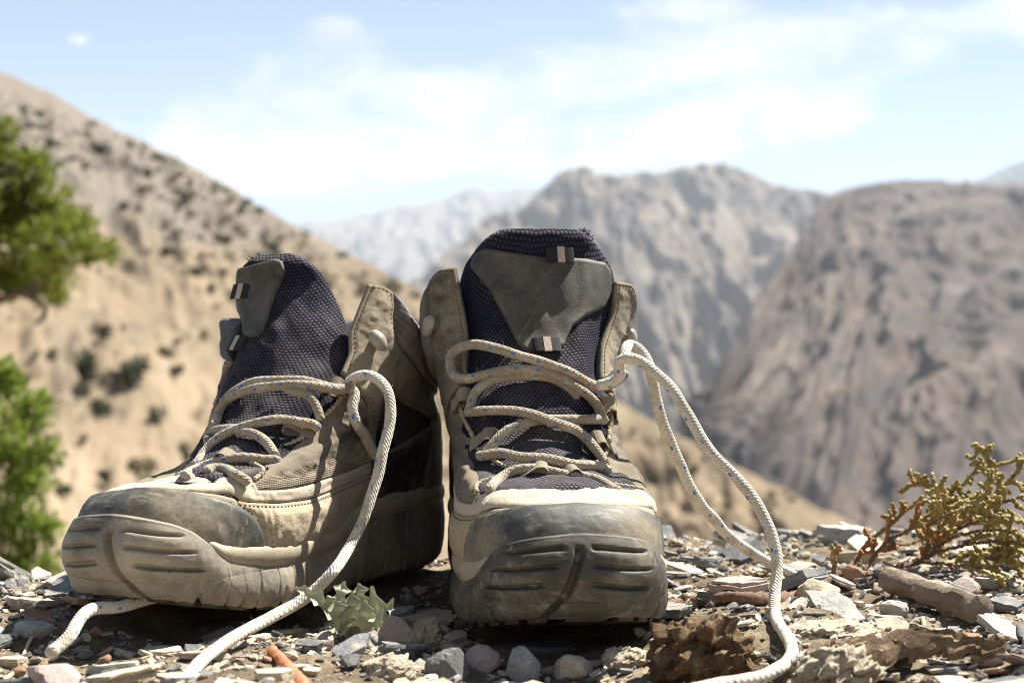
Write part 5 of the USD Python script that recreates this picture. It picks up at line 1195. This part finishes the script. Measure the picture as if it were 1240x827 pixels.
root_mat = plain('reddish_bark', (.145, .088, .058), .85, .25, .35, 260, .0005); red_mat = plain('red_twig_bark', (.42, .15, .07), .6, .4, .25, 300, .0002); straw_mat = plain('straw', (.55, .45, .26), .7, .3, .2, 300, .0002)
twig('root', [(808, 741), (850, 735), (900, 732), (945, 732), (985, 722), (1005, 712)], 0.0036, .0032, root_mat, 'brown root lying across the ledge toward the juniper sprig', 'root')
twig('red_twig', [(328, 793), (345, 810), (368, 840)], .0026, .0030, red_mat, 'short red brown twig stuck in the stones at the bottom', 'twig')
twig('dry_straw', [(40, 772), (30, 792), (22, 812), (4, 824)], .0010, .0007, straw_mat, 'thin yellow straw at the left border', 'straw')
twig('dry_straw', [(5, 826), (14, 819), (24, 810)], .0012, .0008, straw_mat, 'short straw blade in the bottom left corner', 'straw')
twig('green_sprout', [(1124, 790), (1121, 770), (1117, 752)], .0018, .0012, plain('sprout', (.30, .30, .17), .7, .3, .2), 'small dry green sprout between stick and bark strip', 'sprout')
# a peeling strip of bark propped on the stones
a, b = ground_hit(1005, 822), ground_hit(1212, 800)
n1_, n2_ = 60, 14
s_, t_ = np.meshgrid(np.linspace(0, 1, n1_), np.linspace(-1, 1, n2_), indexing='ij')
ax = b - a; ax[2] = 0; side = np.array([-ax[1], ax[0], 0])/np.linalg.norm(ax)
wid = .0115*(1 - .75*s_**1.5)*(1 + .3*np.sin(s_*9) + .25*np.sign(t_)*(meshkit.noise(np.stack([s_*22, np.sign(t_), s_*0], -1)) - .5))
Pb = a + ax*s_[..., None] + side*(t_*wid)[..., None]
Pb[..., 2] = np.maximum(ground_z(Pb[..., 0], Pb[..., 1]), 0) + .007 + .016*s_*(1.2 - s_) - .007*t_**2 + .0015*np.sin(t_*14 + s_*3)
Pb = Pb + (fbm(Pb, 160, 4)[..., None] - .5)*.009
Vb = np.vstack([Pb.reshape(-1, 3), (Pb - [0, 0, .0035]).reshape(-1, 3)]); Fb = grid_faces(n1_, n2_); k_ = n1_*n2_
rim = np.concatenate([np.arange(n1_)*n2_, (n1_ - 1)*n2_ + np.arange(n2_), (np.arange(n1_)*n2_ + n2_ - 1)[::-1], np.arange(n2_)[::-1]]); r2_ = np.roll(rim, -1)
Fb = np.vstack([Fb[:, ::-1], Fb + k_, np.stack([rim, r2_, r2_ + k_], 1), np.stack([rim, r2_ + k_, rim + k_], 1)])
tag(put('bark_strip', (Vb, Fb), stone_mat('peeling_bark', (.10, .062, .034), (.25, .17, .10), (.46, .36, .24), .42, .95, .0012), smooth=40), 'peeling strip of pale brown bark lying in front of the grey stick', 'bark')
# ---- dry juniper sprig
rj = np.random.default_rng(8)
Dj = 1.10
stems = [[(1002, 706, 1.06), (1030, 684, 1.08), (1040, 672, 1.09), (1053, 654, 1.10), (1074, 639, 1.10), (1091, 623, 1.10), (1104, 612, 1.10), (1118, 601, 1.10)],
         [(1020, 703, 1.06), (1045, 692, 1.08), (1060, 672, 1.09), (1077, 654, 1.09), (1105, 639, 1.09), (1120, 627, 1.08), (1136, 615, 1.08), (1153, 596, 1.08), (1174, 584, 1.08)],
         [(1040, 700, 1.06), (1077, 689, 1.07), (1116, 679, 1.08), (1136, 664, 1.09), (1168, 633, 1.10), (1194, 606, 1.10), (1199, 584, 1.11), (1201, 567, 1.11), (1217, 561, 1.11), (1233, 553, 1.11)],
         [(1116, 679, 1.08), (1134, 656, 1.07), (1139, 627, 1.06), (1144, 604, 1.06), (1140, 588, 1.06)],
         [(1130, 668, 1.08), (1168, 660, 1.07), (1194, 656, 1.06), (1222, 656, 1.05), (1250, 664, 1.04), (1275, 668, 1.04)],
         [(1150, 652, 1.09), (1174, 645, 1.10), (1213, 642, 1.11), (1245, 650, 1.12), (1275, 655, 1.12)],
         [(1180, 624, 1.10), (1201, 613, 1.10), (1222, 606, 1.09), (1242, 600, 1.09), (1280, 592, 1.09)],
         [(1194, 606, 1.10), (1212, 594, 1.12), (1222, 584, 1.12), (1245, 590, 1.12), (1265, 580, 1.12)],
         [(1004, 706, 1.05), (1010, 690, 1.05), (1011, 678, 1.05), (1006, 660, 1.05)],
         [(1116, 680, 1.07), (1155, 684, 1.05), (1185, 690, 1.03), (1215, 700, 1.02)],
         [(1150, 676, 1.07), (1193, 673, 1.05), (1240, 683, 1.04), (1270, 690, 1.03)],
         [(1120, 640, 1.08), (1150, 622, 1.05), (1176, 612, 1.04), (1200, 590, 1.04)],
         [(1080, 655, 1.09), (1110, 655, 1.12), (1150, 640, 1.14), (1190, 632, 1.15), (1230, 622, 1.15)],
         [(1160, 640, 1.10), (1190, 628, 1.07), (1215, 625, 1.06), (1245, 632, 1.05), (1280, 630, 1.05)]]
sprig = thing('juniper_sprig', 'dry yellow green juniper sprig lying on the stones at right', 'branch')
wood_p, rust_p, green_p = [], [], []
def knobby(P, r0, r1, jit=.35, sides=6):
    Q = resample(P, .0011); n_ = len(Q)
    Q = Q + rj.normal(0, .00030, Q.shape)
    return tube(Q, np.linspace(r0, r1, n_)*.85*(.92 + jit*(np.abs(np.sin(np.arange(n_)*1.15 + rj.random()*3)) - .5) + .4*jit*(rj.random(n_) - .5)), sides)[:2]
base_pt = px(1030, 690, 1.07)
def spray(P0, dirn, length, level):
    Q = [P0]; d = dirn/np.linalg.norm(dirn)
    for _ in range(4):
        d = d + rj.normal(0, .22, 3) + [0, 0, .06]; d /= np.linalg.norm(d); Q.append(Q[-1] + d*length/4)
    Q = np.array(Q)
    far = np.linalg.norm(P0 - base_pt)
    dest = rust_p if far < .030 + .05*rj.random() else green_p
    dest.append(knobby(Q, .00150, .00140, .6))
    if level > 0:
        Qs = resample(Q, length/7)
        for k in range(1, len(Qs)):
            if rj.random() < .85:
                t = Qs[k] - Qs[k - 1]; t /= np.linalg.norm(t); sd = np.cross(t, rj.standard_normal(3)); sd /= np.linalg.norm(sd)
                spray(Qs[k], t*.75 + sd*.8, length*(.40 if level == 2 else .34)*rj.uniform(.6, 1.2), level - 1)
for k, stm in enumerate(stems):
    Q = spline(np.array([px(*p) for p in stm]), .002)
    n_ = len(Q); main = k in (0, 1, 2, 8)
    wood = knobby(Q, .0022 if main else .0014, .0010, .3, 7)
    half = int(n_*.55)
    put('stem', knobby(Q[:half + 1], .0023 if main else .0014, .0015 if main else .0012, .3, 7), root_mat, sprig)
    green_p.append(knobby(Q[half:], .0018, .0015, .5, 6))
    L_ = np.linalg.norm(np.diff(Q, axis=0), axis=1).sum()
    for s_i in np.arange(int(n_*.30), n_ - 1, 3):
        if rj.random() < .62:
            t = Q[min(s_i + 1, n_ - 1)] - Q[s_i - 1]; t /= np.linalg.norm(t); sd = np.cross(t, [rj.normal()*.4, 1, rj.normal()*.4]); sd /= np.linalg.norm(sd); sd = sd*rj.choice([-1, 1]) + [0, rj.normal()*.5, 0]
            spray(Q[s_i], t*.8 + sd*.75, rj.uniform(.008, .020)*(1.15 if k not in (0, 8) else .55), 2 if rj.random() < .45 else 1)
green_m = stone_mat('juniper_scale_leaf', (.17, .125, .034), (.36, .28, .085), (.46, .385, .15), .45, .7, .0005); rust_m = plain('juniper_dead_leaf', (.27, .115, .036), .7, .3, .4, 220, .0006)
V, F, _ = join(green_p); put('twig_spray', (V, F), green_m, sprig, kind='stuff')
V, F, _ = join(rust_p); put('dead_twig_spray', (V, F), rust_m, sprig, kind='stuff')
# ---- thistle
th_mat = leaf_mat('thistle_leaf', (.38, .41, .29), (.56, .57, .43), .35)
thistle = thing('thistle', 'small grey green thistle growing between the two boots', 'thistle')
c0 = ground_hit(425, 772); dth = c0[1]
def thistle_leaf(tip, bend, w, lobes, seed):
    r = np.random.default_rng(seed); n_ = 46
    tip = np.array(tip); s = np.linspace(0, 1, n_)
    P = c0 + (tip - c0)*s[:, None] + np.array(bend)*(np.sin(np.pi*s)*.9)[:, None]
    T = np.gradient(P, axis=0); T /= np.linalg.norm(T, axis=1, keepdims=True)
    view = np.array([.25, -1.0, .45]); S = np.cross(T, view); S /= np.linalg.norm(S, axis=1, keepdims=True); Nn = np.cross(S, T)
    saw = np.abs(((s*lobes) % 1.0) - .45)*2
    wl = w*.60*(np.sin(np.pi*np.clip(s*.90 + .10, 0, 1))**.7)*(.34 + 1.25*(1 - saw)**2.0) + .0006
    V = []
    for q, f in ((-1, .55), (-.5, .12), (0, 0), (.5, .12), (1, .55)): V.append(P + S*(wl*q)[:, None] + Nn*(wl*f)[:, None] + Nn*(.0012*np.sin(s*lobes*6.28 + q))[:, None])
    V = np.stack(V, 1); top = V.reshape(-1, 3); F = grid_faces(n_, 5)
    V2 = np.vstack([top, (V - Nn[:, None]*.0006).reshape(-1, 3)])
    rim = np.concatenate([np.arange(n_)*5, (n_ - 1)*5 + np.arange(1, 5), ((np.arange(n_ - 1)*5 + 4)[::-1]), np.arange(1, 4)[::-1]]); r2 = np.roll(rim, -1); k_ = n_*5
    return V2, np.vstack([F, F[:, ::-1] + k_, np.stack([rim, rim + k_, r2 + k_], 1), np.stack([rim, r2 + k_, r2], 1)])
for k, (a, b, dd, bend, w, lb) in enumerate([(357, 711, -.015, (0, -.004, .006), .0055, 4), (398, 722, -.01, (-.004, 0, .004), .007, 4), (417, 703, .0, (-.004, -.004, 0), .010, 4), (435, 706, .006, (.002, .004, .0), .010, 5), (450, 709, -.008, (.006, -.004, .0), .008, 1), (477, 737, -.012, (.004, -.006, .008), .009, 4), (408, 727, -.028, (-.002, -.01, .004), .009, 3), (460, 752, -.03, (.004, -.006, .006), .008, 3), (427, 716, -.022, (.0, -.006, .0), .008, 4), (410, 718, .004, (-.004, .002, .002), .008, 3), (442, 726, -.026, (.003, -.008, .0), .007, 3)]):
    put('leaf', thistle_leaf(px(a, b, dth + dd), bend, w, lb, k), th_mat, thistle, smooth=True)
V, F = lump(rj, .020, .018, .020, .5, 4, .1, 5); p = ground_hit(446, 772)
tag(put('seed_head', (V + p + [0, 0, .008], F), plain('dry_husk', (.42, .32, .20), .85, .2, .4, 200, .001)), 'curled dry seed husk at the foot of the thistle', 'seed head')
